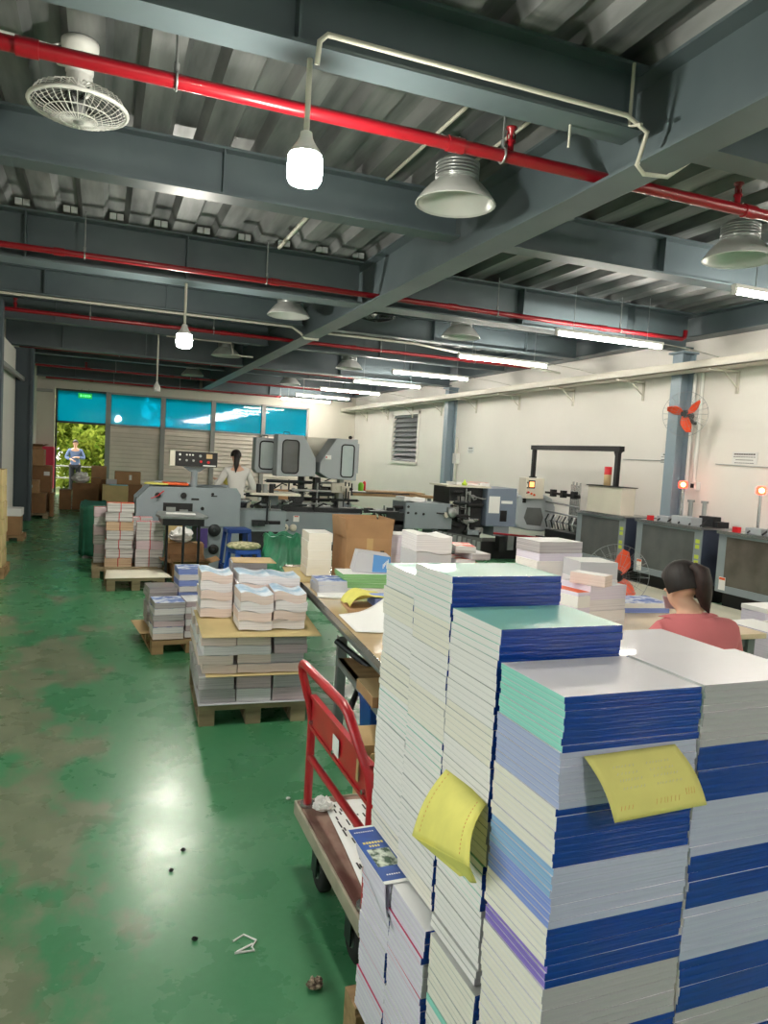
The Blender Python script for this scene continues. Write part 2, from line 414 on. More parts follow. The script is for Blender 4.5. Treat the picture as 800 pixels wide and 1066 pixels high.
# walls
b = MB(); b.box(XL-.2, XL, YF, -3.6, 0, ZD+.1).box(XL-.2, XL, 4.4, YB, 0, ZD+.1).box(XL-.2, XL, -3.6, 4.4, 0, .75).box(XL-.2, XL, -3.6, 4.4, 2.75, ZD+.1)
struct('wall_left', b, 'wall_back_paint')
for i in range(4):  # out-of-view windows, added to light the left faces of the book towers
    y0, y1 = -3.6+2*i, -1.6+2*i
    b = MB().box(XL-.15, XL-.05, y0, y0+.06, .75, 2.75).box(XL-.15, XL-.05, y1-.06, y1, .75, 2.75).box(XL-.15, XL-.05, y0, y1, .75, .81).box(XL-.15, XL-.05, y0, y1, 2.69, 2.75).box(XL-.13, XL-.07, (y0+y1)/2-.03, (y0+y1)/2+.03, .81, 2.69)
    fr = struct('window_%d' % (7+i), b, 'frame_grey')
    struct('pane', bx(XL-.105, XL-.098, y0+.06, y1-.06, .81, 2.69), 'clear', fr)
struct('wall_front', bx(XL-.2, XR+.2, YF-.2, YF, 0, ZD+.1), 'wall_paint')
LY0, LY1, LZ0, LZ1 = 18.3, 20.25, 1.50, 2.93
b = MB(); b.box(XR, XR+.2, YF, LY0, 0, ZD+.1).box(XR, XR+.2, LY1, YB, 0, ZD+.1).box(XR, XR+.2, LY0, LY1, 0, LZ0).box(XR, XR+.2, LY0, LY1, LZ1, ZD+.1)
struct('wall_right', b, 'wall_paint')
WX = [-1.28, .18, 1.745, 3.25, 4.83, 6.32]; WT, WBt = 3.10, 2.14
b = MB(); b.box(XL-.2, WX[0], YB, YB+.2, 0, ZD+.1).box(WX[5], XR+.2, YB, YB+.2, 0, ZD+.1).box(WX[0], WX[5], YB, YB+.2, WT, ZD+.1).box(WX[1], WX[5], YB, YB+.2, 0, .3)
struct('wall_back', b, 'wall_back_paint')
# window bays of the back wall: cyan film above, pale louvre boards below
for i in range(5):
    x0, x1 = WX[i]+.02, WX[i+1]-.02
    b = MB(); w = .05
    b.box(x0, x1, YB+.02, YB+.10, WT-w, WT).box(x0, x1, YB+.02, YB+.10, WBt-.03, WBt+.03).box(x0, x0+w, YB+.02, YB+.10, .3 if i else 0, WT).box(x1-w, x1, YB+.02, YB+.10, .3 if i else 0, WT)
    if i: b.box(WX[i]-.07, WX[i]+.03, YB-.06, YB+.06, .3, WT)
    fr = struct('window_%d' % (i+1), b, 'frame_dark' if i == 0 else 'frame_grey')
    struct('pane', bx(x0+w, x1-w, YB+.05, YB+.058, WBt+.03, WT-w), 'film_cyan', fr)
    if i:
        b = MB(); z = .3
        while z < WBt-.05:
            b.add([(x0+w, YB+.03, z), (x1-w, YB+.03, z), (x1-w, YB+.10, z+.16), (x0+w, YB+.10, z+.16), (x0+w, YB+.04, z-.012), (x1-w, YB+.04, z-.012), (x1-w, YB+.112, z+.15), (x0+w, YB+.112, z+.15)],
                  [(0, 1, 2, 3), (7, 6, 5, 4), (0, 4, 5, 1), (3, 2, 6, 7), (0, 3, 7, 4), (1, 5, 6, 2)])
            z += .125
        b.box(x0+w, x1-w, YB+.125, YB+.13, .3, WBt-.03)
        struct('louvre_boards', b, 'louvre', fr)
# louvre window of the right wall
b = MB(); w = .07
b.box(XR-.03, XR+.1, LY0, LY1, LZ1-w, LZ1).box(XR-.05, XR+.1, LY0, LY1, LZ0, LZ0+w).box(XR-.03, XR+.1, LY0, LY0+w, LZ0, LZ1).box(XR-.03, XR+.1, LY1-w, LY1, LZ0, LZ1)
lw = struct('window_6', b, 'wall_paint')
b = MB(); z = LZ0+.1
while z < LZ1-.1:
    b.add([(XR+.0, LY0+w, z-.02), (XR+.0, LY1-w, z-.02), (XR+.09, LY1-w, z+.11), (XR+.09, LY0+w, z+.11), (XR+.012, LY0+w, z-.03), (XR+.012, LY1-w, z-.03), (XR+.1, LY1-w, z+.10), (XR+.1, LY0+w, z+.10)],
          [(0, 1, 2, 3), (7, 6, 5, 4), (0, 4, 5, 1), (3, 2, 6, 7), (0, 3, 7, 4), (1, 5, 6, 2)]); z += .135
b.box(XR+.14, XR+.15, LY0, LY1, LZ0, LZ1)
struct('louvre_boards', b, 'louvre_grey', lw)
# steel frame -----------------------------------------------------
def ibeam(axis, c, a0, a1, zb, zt, fw, name='ceiling_beam', stiff=()):
    t, tw = .018, .014
    h = fw/2
    out = [(c-h, zb), (c+h, zb), (c+h, zb+t), (c+tw/2, zb+t), (c+tw/2, zt-t), (c+h, zt-t), (c+h, zt), (c-h, zt), (c-h, zt-t), (c-tw/2, zt-t), (c-tw/2, zb+t), (c-h, zb+t)]
    b = MB().prism(out, axis, a0, a1)
    for s in stiff:
        if axis == 'x': b.box(s-.006, s+.006, c-h+.01, c+h-.01, zb+t, zt-t)
        else: b.box(c-h+.01, c+h-.01, s-.006, s+.006, zb+t, zt-t)
    return struct(name, b, 'steel_blue')
GX0, GX1 = 2.76, 3.01
for k, (y, main) in enumerate([(-4.2, 0), (-1.7, 0), (.85, 1), (3.6, 0), (5.87, 0), (8.43, 1), (11.05, 0), (13.5, 0), (16.05, 1), (18.6, 0), (21.1, 0), (23.45, 1)]):
    zb = 3.39 if main else 3.52; fw = .32 if main else .2
    ibeam('x', y, XL, GX0-.005, zb, ZD, fw, stiff=(-.75, .8))
    ibeam('x', y, GX1+.005, XR-.275, zb, ZD, fw, stiff=(4.9, 6.6))
ibeam('y', (GX0+GX1)/2, YF, YB, 3.37, ZD, GX1-GX0)
ibeam('y', 7.76, YF, YB, 3.56, ZD, .26, 'edge_beam')
# columns
for y in (.95, 8.6, 16.2):
    b = MB(); b.box(7.66, 7.69, y-.1, y+.1, 0, 3.36).box(7.69, 7.87, y-.01, y+.01, 0, 3.36).box(7.87, 7.9, y-.1, y+.1, 0, 3.36)
    b.box(7.62, 7.9, y-.15, y+.15, 3.36, 3.388)
    struct('column', b, 'column_blue')
for y in (.95, 8.6, 16.2):
    b = MB(); b.box(XL+.005, XL+.04, y-.12, y+.12, 0, 3.36).box(XL+.04, XL+.44, y-.012, y+.012, 0, 3.36).box(XL+.44, XL+.49, y-.12, y+.12, 0, 3.36)
    struct('column', b, 'column_dark')
b = MB().box(XL, -1.30, 11.55, 11.75, 0, 3.5)
struct('column', b, 'column_dark')
struct('trim_2', bx(XL, -1.57, 12.2, 16.05, 0, 3.3), 'wall_paint')
struct('trim_1', bx(XL+.0, XL+.42, 23.45, 23.749, 2.96, 3.04).box(XL, XL+.02, 16.6, 23.7, .9, .93), 'frame_grey')
# ------------------------------------------------------------------ outside
struct('ground', bx(-14, 22, YB+.25, 60, -.3, -.02).box(-40, XL-.25, -40, YB+.25, -.3, -.02), 'ground_out')
def tree(x, y, h, rx, rz, n, m, label, sd, trunk=.12):
    rg = random.Random(sd)
    t = thing('tree', label, 'tree', (x, y, -.02), 0, None)
    b = MB(); pts = [(0, 0, 0), (rg.uniform(-.1, .1), rg.uniform(-.1, .1), h*.35), (rg.uniform(-.25, .25), rg.uniform(-.2, .2), h*.7)]
    b.tube(pts, [trunk, trunk*.8, trunk*.4], 8)
    for k in range(5):
        a = rg.uniform(0, 2*PI); z = h*rg.uniform(.35, .6)
        b.tube([(0, 0, z), (rx*.5*math.cos(a), rx*.5*math.sin(a), z+h*.15), (rx*.8*math.cos(a), rx*.8*math.sin(a), z+h*.3)], [trunk*.4, trunk*.25, trunk*.1], 6)
    b.build('trunk', 'bark', t)
    b = MB()
    cl = [(rg.gauss(0, .45)*rx, rg.gauss(0, .4)*rx, h*.6+rg.gauss(0, .42)*rz) for _ in range(26)]
    for k in range(n):
        c = rg.choice(cl); s = rg.uniform(.09, .2)
        p = Vector((c[0]+rg.gauss(0, .26), c[1]+rg.gauss(0, .26), max(.15, c[2]+rg.gauss(0, .22))))
        e = Euler((rg.uniform(-1.2, 1.2), rg.uniform(-1.2, 1.2), rg.uniform(0, 6.28))).to_matrix().to_4x4(); e.translation = p
        b.add([(-s, 0, 0), (-s*.3, -s*.42, .01), (s, 0, 0), (-s*.3, s*.42, .01)], [(0, 1, 2, 3)], 0, False, e)
    b.build('foliage', m, t)
tree(-2.3, 28.5, 4.6, 1.5, 2.2, 5200, 'leaf', 'pale green tree outside, left of the man in the doorway', 3)
tree(.3, 28.8, 3.8, 1.5, 2.1, 6400, 'leaf', 'yellow-green sunlit tree outside behind the man in the doorway', 4)
tree(-.5, 26.9, 1.5, .9, .7, 2600, 'leaf', 'low bush outside at the feet of the man in the doorway', 11, .05)
tree(2.6, 30, 5.2, 1.7, 1.9, 2200, 'leaf_dark', 'tree outside behind the cyan pane next to the doorway', 5)
tree(5.2, 29.5, 5.0, 1.6, 1.7, 1800, 'leaf_dark', 'tree outside behind the middle cyan panes', 6)
tree(8.3, 30.5, 5.4, 1.7, 1.7, 1800, 'leaf_dark', 'tree outside behind the rightmost cyan pane', 8)
tree(-.9, 32.5, 6.4, 2.2, 3.0, 9000, 'leaf_dark', 'tall darker tree farthest out through the doorway', 9)
r = thing('balcony_railing', 'pale metal railing across the open doorway outside', 'railing', (-1.6, 25.9, -.02))
for z in (.42, .80): MB().tube([(-1, 0, z), (9, 0, z)], .022, 8).build('rail', 'frame_grey', r)
for k in range(6): MB().tube([(-1+k*2, 0, 0), (-1+k*2, 0, .82)], .025, 8).build('post', 'frame_grey', r)
# exit sign hung over the doorway
s = thing('exit_sign', 'green illuminated exit sign over the doorway', 'sign', (-.47, YB-.06, 2.93))
bx(-.19, .19, -.025, .025, -.075, .075).build('sign_box', 'exit_green', s)
b = MB(); 
for k, (a, c2) in enumerate([(-.13, -.09), (-.05, -.03), (.0, .04), (.07, .09)]): b.box(a, c2, -.03, -.026, -.03, .03)
b.prism([(.11, -.03), (.16, 0), (.11, .03)], 'y', -.03, -.026)
b.build('symbol', 'exit_mark', s)
MB().tube([(-.1, 0, .07), (-.1, .03, .2)], .006).tube([(.1, 0, .07), (.1, .03, .2)], .006).build('bracket', 'dark_metal', s)
# cable tray with brackets along the right wall
t = thing('cable_tray', 'long pale cable tray running along the top of the right wall', 'cable tray', (7.51, 0, 3.06))
b = MB(); b.box(-.15, .14, YF+.1, YB-.1, 0, .012).box(-.15, -.14, YF+.1, YB-.1, 0, .10).box(.13, .14, YF+.1, YB-.1, 0, .10).box(-.15, .14, YF+.1, YB-.1, .10, .11)
b.build('tray', 'tray_grey', t)
for k in range(13):
    y = .3+k*1.85
    if abs(y-8.6) < .2 or abs(y-16.2) < .2: y += .35
    MB().box(-.13, .389, y-.02, y+.02, -.03, 0).box(.365, .389, y-.02, y+.02, -.30, 0).tube([(.12, y, -.02), (.37, y, -.22)], .010, 6).build('bracket', 'tray_grey', t)
# conduits on the wall beside the near column
for dx, l in ((8.32, 'white conduit beside the blue-grey column, nearer of the pair'), (8.46, 'white conduit beside the blue-grey column, farther of the pair')):
    y = dx-.02
    o = MB().tube([(7.86, y, 1.55), (7.86, y, 3.08)], .028, 10).build('wall_conduit', 'white_plastic'); tag(o, l, 'conduit', 'conduits beside the near column')
# sheets of wording pinned to the wall
for (y0, y1, z0, z1, lab) in [(7.27, 7.68, 1.83, 1.99, 'white notice with a bold heading on the wall right of the wall fan'), (8.78, 9.05, 1.80, 1.96, 'small white notice on the wall left of the blue-grey column'), (15.1, 15.4, 1.86, 2.0, 'small round-cornered notice on the wall by the far column')]:
    t = thing('wall_notice', lab, 'notice', (7.895, (y0+y1)/2, (z0+z1)/2))
    h = (y1-y0)/2; v = (z1-z0)/2
    bx(-.004, .0, -h, h, -v, v).build('sheet', 'paper_white', t)
    b = MB()
    rg = random.Random(int(y0*100))
    for k in range(4):
        z = v*.75-k*v*.5; a = h*rg.uniform(.5, .9); n = 9
        for q in range(n):
            yy = a-2*a*q/n
            b.box(-.006, -.004, yy-2*a/n*.8, yy, z-(.018 if k == 0 else .008), z)
    b.build('wording', 'ink', t)
o = MB().tube([(7.885, 7.95, 1.82), (7.885, 7.0, 1.80), (7.885, 6.98, 1.1)], .008, 6).build('wall_cable', 'cover_line'); tag(o, 'thin cable turning down the wall under the bold notice', 'cable')
o = MB().tube([(7.885, 9.9, 1.84), (7.885, 8.72, 1.84)], .008, 6).build('wall_cable', 'cover_line'); tag(o, 'thin cable running along the wall to the blue-grey column', 'cable')
# light strip on the left wall
o = bx(-.03, .03, -3.4, 3.4, 0, .07).build('wall_trunking', 'frame_grey', None, (XL+.3, 14.8, 2.72)); tag(o, 'pale trunking running along the left wall near the ceiling', 'trunking')

# ------------------------------------------------------------------ ceiling services
pg = 'red sprinkler pipes under the ceiling'
pipes = [(4.0, 3.45, -1.7, 7.6, 'nearest red sprinkler pipe, thick, crossing in front of the bright bulb', .036), (8.05, 3.45, -1.7, 7.2, 'second red sprinkler pipe, under the first deep beam, turned up by the wall', .03),
         (12.05, 3.45, -1.7, 7.35, 'third red sprinkler pipe, crossing above the second lit bulb', .03), (16.4, 3.42, -1.55, 6.9, 'fourth red sprinkler pipe, level with the unlit bulb', .03),
         (20.3, 3.42, -1.55, 6.9, 'fifth red sprinkler pipe, second from the back windows', .028), (23.15, 3.34, -1.5, 6.9, 'farthest red sprinkler pipe, right in front of the back windows', .026), (-.6, 3.45, -1.7, 7.6, 'red sprinkler pipe overhead, behind the nearest one in view', .036)]
heads = {0: [2.2, 3.95, -.9], 1: [-1.27, 3.05], 2: [-1.2, 3.2], 3: [-.6, 3.2], 4: [-.4, 3], 5: [3], 6: [1]}
for i, (y, z, x0, x1, lab, rr) in enumerate(pipes):
    t = thing('sprinkler_pipe', lab, 'pipe', (0, y, z))
    path = [(x0, 0, 0), (x1, 0, 0)]
    b = MB()
    if i in (1, 2): path += [(x1+.05, 0, .02), (x1+.06, 0, .12)]
    b.tube(path, rr, 12)
    for k in range(4):
        x = x0+(x1-x0)*(k+.6)/4.2; b.cyl((x-.05, 0, 0), (x+.05, 0, 0), rr+.008, 12)
    b.build('pipe', 'pipe_red', t)
    for hx in heads[i]:
        h = MB().cyl((hx, 0, rr), (hx, 0, rr+.05), .02, 10).lathe([(.028, .05), (.03, .06), (.012, .075), (.012, .10), (.02, .105), (.02, .115), (.034, .13), (.034, .138), (0, .138)], 12, c=(hx, 0, rr-.005))
        h.tube([(hx-.022, 0, rr+.05), (hx-.026, 0, rr+.09), (hx-.01, 0, rr+.125)], .004, 6).tube([(hx+.022, 0, rr+.05), (hx+.026, 0, rr+.09), (hx+.01, 0, rr+.125)], .004, 6)
        h.build('sprinkler_head', 'pipe_red', t)
    for hx in ((-.2, 1.6, 4.4, 6.2) if i in (1, 2) else (.3, 2.15, 5.2)):
        MB().cyl((hx, 0, rr), (hx, 0, ZD-z-.002), .007, 8).tube([(hx+rr*1.15*math.cos(a*PI/8), 0, rr*1.15*math.sin(a*PI/8)) if False else (hx, rr*1.15*math.cos(a*PI/8), rr*1.15*math.sin(a*PI/8)) for a in range(17)], .007, 6).cyl((hx, 0, rr), (hx, 0, rr+.05), .014, 8).build('pipe_hanger', 'galv', t)
# fluorescent tubes
ty = [-5.2, -2.6, -.1, 2.45, 5.15, 7.88, 10.55, 13.35, 15.7, 18.35, 20.9, 22.8]
tl = {4: 'fluorescent tube at the right edge, nearest in view', 5: 'fluorescent tube by the near blue-grey column, second nearest', 6: 'third nearest fluorescent tube, right of the girder', 7: 'fourth nearest fluorescent tube', 8: 'fifth nearest fluorescent tube', 9: 'sixth nearest fluorescent tube, toward the back', 10: 'second farthest fluorescent tube, before the back windows', 11: 'farthest fluorescent tube, right at the back windows'}
for i, y in enumerate(ty):
    L0 = 1.62
    t = thing('fluorescent_light', tl.get(i, 'fluorescent tube overhead behind the viewpoint, %s from the front wall' % ordinal(i+1)), 'light', (5.13, y, 3.27), 0, 'row of fluorescent tubes')
    MB().box(0, L0, -.028, .028, .03, .065).box(0, .03, -.02, .02, -.02, .03).box(L0-.03, L0, -.02, .02, -.02, .03).build('fitting', 'white_plastic', t)
    MB().cyl((.03, 0, 0), (L0-.03, 0, 0), .019, 12).build('tube', 'tube_light', t)
    for x in (.25, L0-.25): MB().tube([(x, 0, .065), (x, 0, ZD-3.275)], .004, 6).build('hanger_wire', 'galv', t)
    MB().tube([(L0, 0, .05), (L0+.5, .02, .03), (2.6, .03, -.02)], .005, 6).build('cord', 'conduit', t)
# high-bay lamps
def highbay(loc, label):
    t = thing('high_bay_lamp', label, 'lamp', loc, 0, 'high-bay lamps under the ceiling')
    prof = [(.275, 0), (.27, .012), (.235, .06), (.185, .115), (.15, .145), (.145, .15)]
    MB().lathe(prof, 28).lathe([(.275, 0), (.28, -.006), (.272, -.01), (.265, .004)], 28).build('reflector', 'lampshade', t)
    MB().lathe([(.262, .004), (.228, .06), (.178, .113), (.14, .142), (0, .142)], 28).build('reflector_lining', 'lamp_inner', t)
    b = MB().lathe([(0, .15), (.15, .15), (.15, .165)], 24)
    for k in range(5): b.lathe([(.12, .165+k*.022), (.152, .165+k*.022), (.152, .178+k*.022), (.12, .178+k*.022)], 24)
    b.lathe([(.12, .16), (.12, .28), (.11, .295), (0, .295)], 24).build('heat_sink', 'galv', t)
    MB().tube([(0, 0, .29), (0, 0, .33), (-.02, 0, .38), (-.08, 0, .42), (-.14, 0, .43)], .014, 8).cyl((0, 0, .40), (0, 0, ZD-loc[2]-.002), .006, 8).build('hook', 'white_plastic', t)
    return t
h0 = highbay((2.24, 4.8, 3.42), 'high-bay lamp between the nearest two beams, left of the girder')
for (x, y, l) in [(4.8, 4.8, 'high-bay lamp between the nearest two beams, right of the girder'), (2.24, 9.72, 'high-bay lamp behind the deep beam, beside the girder on its left'), (4.75, 9.72, 'high-bay lamp behind the deep beam, right of the girder'),
                  (2.2, 14.7, 'high-bay lamp beyond the second lit bulb, left of the girder'), (4.7, 14.7, 'small distant high-bay lamp right of the girder, third row'), (2.1, 19.4, 'farthest high-bay lamp, left of the girder'), (4.6, 19.4, 'farthest high-bay lamp, right of the girder')]:
    dup(h0, (x, y, 3.42), 0, l)
# bulbs
def bulb(loc, s, lit, rod, label):
    t = thing('light_bulb', label, 'bulb', loc, 0, 'hanging light bulbs')
    MB().lathe([(0, 0), (.04*s, .002*s), (.072*s, .012*s), (.082*s, .03*s), (.085*s, .07*s), (.082*s, .13*s), (.078*s, .145*s)], 24).build('bulb_glass', 'bulb_light' if lit else 'label_white', t)
    MB().lathe([(.078*s, .145*s), (.07*s, .165*s), (.045*s, .20*s), (.032*s, .225*s), (.028*s, .25*s), (.02*s, .255*s), (0, .255*s)], 20).build('bulb_base', 'white_plastic', t)
    MB().cyl((0, 0, .25*s), (0, 0, .30*s+rod), .014, 8).build('drop_rod', 'conduit', t)
bulb((.88, 3.62, 2.93), 1.0, True, .33, 'large lit bulb nearest the viewpoint, just under the thick red pipe')
bulb((.81, 8.43, 2.70), 1.0, True, .392, 'smaller lit bulb hanging far down the hall')
bulb((.87, 13.5, 2.54), .7, False, .765, 'unlit bulb on a long rod before the back windows')
bulb((.9, -1.72, 2.93), 1.0, True, .33, 'lit bulb overhead behind the viewpoint')
# orbit ceiling fan
t = thing('ceiling_fan', 'white caged orbit fan under the ceiling at upper left', 'fan', (-.17, 4.72, 3.48))
b = MB(); b.lathe([(0, .385), (.1, .385), (.1, .35), (.085, .32), (.07, .31)], 20); b.build('ceiling_mount', 'white_plastic', t)
MB().lathe([(.06, .31), (.06, .25), (.075, .245), (.075, .22), (.06, .21), (.07, .2), (.07, .13), (.05, .1), (0, .1)], 20).build('motor', 'white_plastic', t)
b = MB()
b.tube([(.26*math.cos(a*PI/20), .26*math.sin(a*PI/20), .03) for a in range(40)], .012, 8, closed=True)
b.tube([(.10*math.cos(a*PI/12), .10*math.sin(a*PI/12), -.035) for a in range(24)], .004, 6, closed=True)
b.tube([(.18*math.cos(a*PI/12), .18*math.sin(a*PI/12), -.015) for a in range(24)], .003, 6, closed=True)
for a in range(36):
    c, s = math.cos(a*PI/18), math.sin(a*PI/18)
    b.tube([(.03*c, .03*s, -.045), (.12*c, .12*s, -.035), (.21*c, .21*s, -.005), (.26*c, .26*s, .03)], .0022, 4, caps=False)
    b.tube([(.26*c, .26*s, .03), (.23*c, .23*s, .09), (.15*c, .15*s, .125), (.06*c, .06*s, .135)], .0022, 4, caps=False)
b.build('cage', 'white_plastic', t)
for k in range(3):
    a = k*2*PI/3+.5
    T = Matrix.Rotation(a, 4, 'Z')
    MB().grid(lambda u, v: (.03+.19*u, (v-.5)*(.06+.07*u), .04+(v-.5)*.05), 6, 4, 0, .003, T).build('blade', 'fan_clear', t)
MB().lathe([(0, -.048), (.04, -.045), (.045, -.03), (.03, .1)], 16).build('hub', 'alu', t)
MB().tube([(-.09, 0, .36), (-.14, 0, .34), (-.15, .02, .29), (-.11, .02, .25), (-.05, .01, .245)], .006, 6).build('cord', 'white_plastic', t)
# a second, far fan seen as a dark shape by the girder
t = thing('ceiling_fan', 'dark caged fan hanging far off beside the girder', 'fan', (3.42, 9.6, 3.5))
MB().lathe([(0, .365), (.08, .365), (.07, .2), (.06, .1), (0, .1)], 16).build('motor', 'dark_metal', t)
b = MB().tube([(.24*math.cos(a*PI/20), .24*math.sin(a*PI/20), .03) for a in range(40)], .01, 6, closed=True)
for a in range(24):
    c, s = math.cos(a*PI/12), math.sin(a*PI/12)
    b.tube([(.02*c, .02*s, -.04), (.2*c, .2*s, 0), (.24*c, .24*s, .03), (.2*c, .2*s, .1), (.05*c, .05*s, .13)], .003, 4, caps=False)
b.build('cage', 'dark_metal', t)
for k in range(3): MB().grid(lambda u, v: (.03+.18*u, (v-.5)*(.06+.06*u), .04+(v-.5)*.05), 5, 3, 0, .003, Matrix.Rotation(k*2.094, 4, 'Z')).build('blade', 'galv', t)
# conduits and their bends
def conduit(path, label, r=.013, m='conduit'):
    o = MB().tube(path, r, 8).build('conduit', m); tag(o, label, 'conduit')
conduit([(.885, 3.50, 3.44), (.885, 3.47, 3.53), (.92, 3.465, 3.565), (1.1, 3.46, 3.562), (2.6, 3.46, 3.56), (2.74, 3.46, 3.50), (2.76, 3.55, 3.36), (2.85, 3.6, 3.345), (3.0, 3.58, 3.35), (3.1, 3.5, 3.44)], 'cream conduit lying along the nearest beam and looping under the girder')
conduit([(2.07, 3.7, 3.855), (2.07, 5.75, 3.855)], 'cream conduit on the deck above the near high-bay lamp')
conduit([(2.52, 3.72, 3.855), (2.52, 4.55, 3.855), (2.5, 4.6, 3.84), (2.5, 5.76, 3.855)], 'cream conduit on the deck just left of the girder')
conduit([(3.3, .98, 3.855), (3.3, 3.48, 3.855)], 'bright conduit on the deck at top right beside the girder', .02, 'closure')
conduit([(1.75, 6.0, 3.855), (1.75, 8.2, 3.855)], 'cream conduit on the deck between second and third beams', .02)
conduit([(3.5, 6.0, 3.855), (3.5, 8.2, 3.855)], 'pale conduit on the deck right of the girder, third bay', .02)
conduit([(-1.7, 11.02, 3.498), (2.6, 11.02, 3.498), (2.74, 11.02, 3.42), (2.8, 11.0, 3.35), (3.0, 11.0, 3.35), (3.05, 11.05, 3.47), (4.6, 11.05, 3.47), (5.6, 11.2, 3.42), (7.5, 11.3, 3.30)], 'long pale conduit under the fifth beam, dipping below the girder', .018)
conduit([(1.0, 13.5, 3.508), (2.1, 13.5, 3.508), (2.15, 13.5, 3.32), (2.3, 13.5, 3.30), (2.5, 13.5, 3.30)], 'stepped white conduit beyond the lit bulb', .014)
conduit([(-1.7, 4.55, 3.80), (-.27, 4.72, 3.80)], 'white conduit feeding the orbit fan at upper left', .02, 'white_plastic')
conduit([(2.35, 3.62, 3.86), (2.35, 3.62, 3.40)], 'thin rod in front of the nearest beam, left of the girder', .007)
conduit([(2.65, 3.5, 3.86), (2.65, 3.5, 3.53), (2.65, 3.4, 3.5)], 'thin rod on the nearest beam beside the girder', .010)
# ------------------------------------------------------------------ the towers of bound books in front
def book_meshes(L, Wd, T, spine, cover, pages):
    c = .0004; h = Wd/2; k = .0014
    b = MB()
    b.prism([(-h+k, 0), (-h+k, T), (-h+.0004, T), (-h, T*.8), (-h, T*.2), (-h+.0004, 0)], 'x', -L/2, L/2, 0)
    b.box(-L/2, L/2, -h+k, h, 0, c, 1).box(-L/2, L/2, -h+k, h, T-c, T, 1)
    p = MB().box(-L/2+.0003, L/2-.0003, -h+k, h-.0006, c+.00005, T-c-.00005)
    return b.mesh('book', [spine, cover]), p.mesh('page_block', pages)
_bm = {}
def book(x, y, z, L, Wd, T, spine, cover, pages, label, group, rz=0, flip=False):
    key = (L, Wd, T, spine, cover, pages)
    if key not in _bm: _bm[key] = book_meshes(*key)
    a, p = _bm[key]
    o = bpy.data.objects.new('book', a); COL.objects.link(o); o.location = (x, y, z); o.rotation_euler = (0, 0, rz)
    q = bpy.data.objects.new('page_block', p); COL.objects.link(q); q.parent = o
    tag(o, label, 'book', group)
    return o
STK_RZ = R(1.0)
def tower(xl, yf, ztop, zmin, bands, L, Wd, tname, group, jit=.0016):
    """bands: (count, thickness, spine, cover, pages, look) from the top down"""
    z = ztop; n = 0; bi = 0
    while z > zmin:
        cnt, T, spine, cover, pages, look = bands[min(bi, len(bands)-1)]; bi += 1
        dx = rnd(-.003, .003)
        for k in range(cnt):
            if z < zmin: break
            z -= T+.0002; n += 1
            where = 'topmost' if n == 1 else '%s from top' % ordinal(n)
            book(xl+L/2+dx+rnd(-jit, jit), yf+Wd/2+rnd(-jit, jit), z, L, Wd, T, spine, cover, pages,
                 '%s, %s of the %s' % (look, where, tname), group, STK_RZ+R(rnd(-.35, .35)))
    return z
LB, WB_ = .29, .205
core = []
NV, SV, GY = 'spine_blue', 'spine_silver', 'spine_grey'
t4 = [(8, .0116, NV, 'cover_mist', 'pages_mint', 'navy-spined book with mint edges'), (4, .0118, SV, 'cover_mist', 'pages_lavender', 'silver-spined book with pale lavender edges'), (4, .0118, SV, 'cover_mist', 'pages_lavender', 'silver-spined book with pale lavender edges'),
      (8, .0126, NV, 'cover_mist', 'pages_cream', 'navy-spined book with cream edges'), (4, .013, SV, 'cover_mist', 'pages_sky', 'silver-spined book with sky blue edges'), (4, .013, SV, 'cover_mist', 'pages_blue', 'silver-spined book with deeper blue edges'),
      (5, .013, NV, 'cover_mist', 'pages_cream', 'navy-spined book with cream edges'), (3, .013, NV, 'cover_mist', 'pages_purple', 'navy-spined book with purple edges'), (8, .013, GY, 'cover_mist', 'pages_cream', 'grey-spined book with cream edges'), (8, .013, NV, 'cover_mist', 'pages_cream', 'navy-spined book with cream edges'), (8, .013, GY, 'cover_mist', 'pages_white', 'grey-spined book with white edges')]
z = tower(.722, 1.003, 1.276, .43, t4, LB, WB_, 'front tower', 'books of the front tower'); core.append((.722, 1.003, z))
WH = [(4, .0152, NV, 'cover_mint', 'pages_white', 'navy-spined book with white edges'), (9, .0152, NV, 'cover_line', 'pages_white', 'navy-spined book with white edges'), (5, .0152, NV, 'cover_line', 'pages_cream', 'navy-spined book with cream edges'), (7, .0152, NV, 'cover_line', 'pages_white', 'navy-spined book with white edges'),
      (6, .0152, GY, 'cover_line', 'pages_cream', 'grey-spined book with cream edges'), (6, .0152, NV, 'cover_mint', 'pages_white', 'navy-spined book with white edges'), (8, .0152, GY, 'cover_line', 'pages_white', 'grey-spined book with white edges')]
z = tower(.727, 1.238, 1.332, .622, [(4, .0152, NV, 'cover_mint', 'pages_white', 'navy-spined book with white edges')]+WH[1:], LB, WB_, 'lower mint tower', 'books of the lower mint-topped tower'); 
z = tower(.712, 1.214, z-.001, .34, [(9, .0152, NV, 'cover_line', 'pages_cream', 'navy-spined book with cream edges'), (1, .0152, NV, 'cover_mint', 'pages_mint', 'mint-lined book'), (5, .0152, NV, 'cover_line', 'pages_white', 'navy-spined book with white edges')], LB, WB_, 'lower mint tower base', 'books of the lower mint tower'); core.append((.712, 1.214, z))
z = tower(.745, 1.488, 1.392, .612, [(7, .0152, NV, 'cover_mint', 'pages_white', 'navy-spined book with white edges')]+WH[2:]+WH[1:], LB, WB_, 'tallest tower', 'books of the tallest mint-topped tower')
z2u = z
z = tower(.752, 1.712, 1.357, .612, WH[:1]+WH[2:]+WH[1:], LB, WB_, 'rear tower', 'books of the rear left tower')
z1u = z
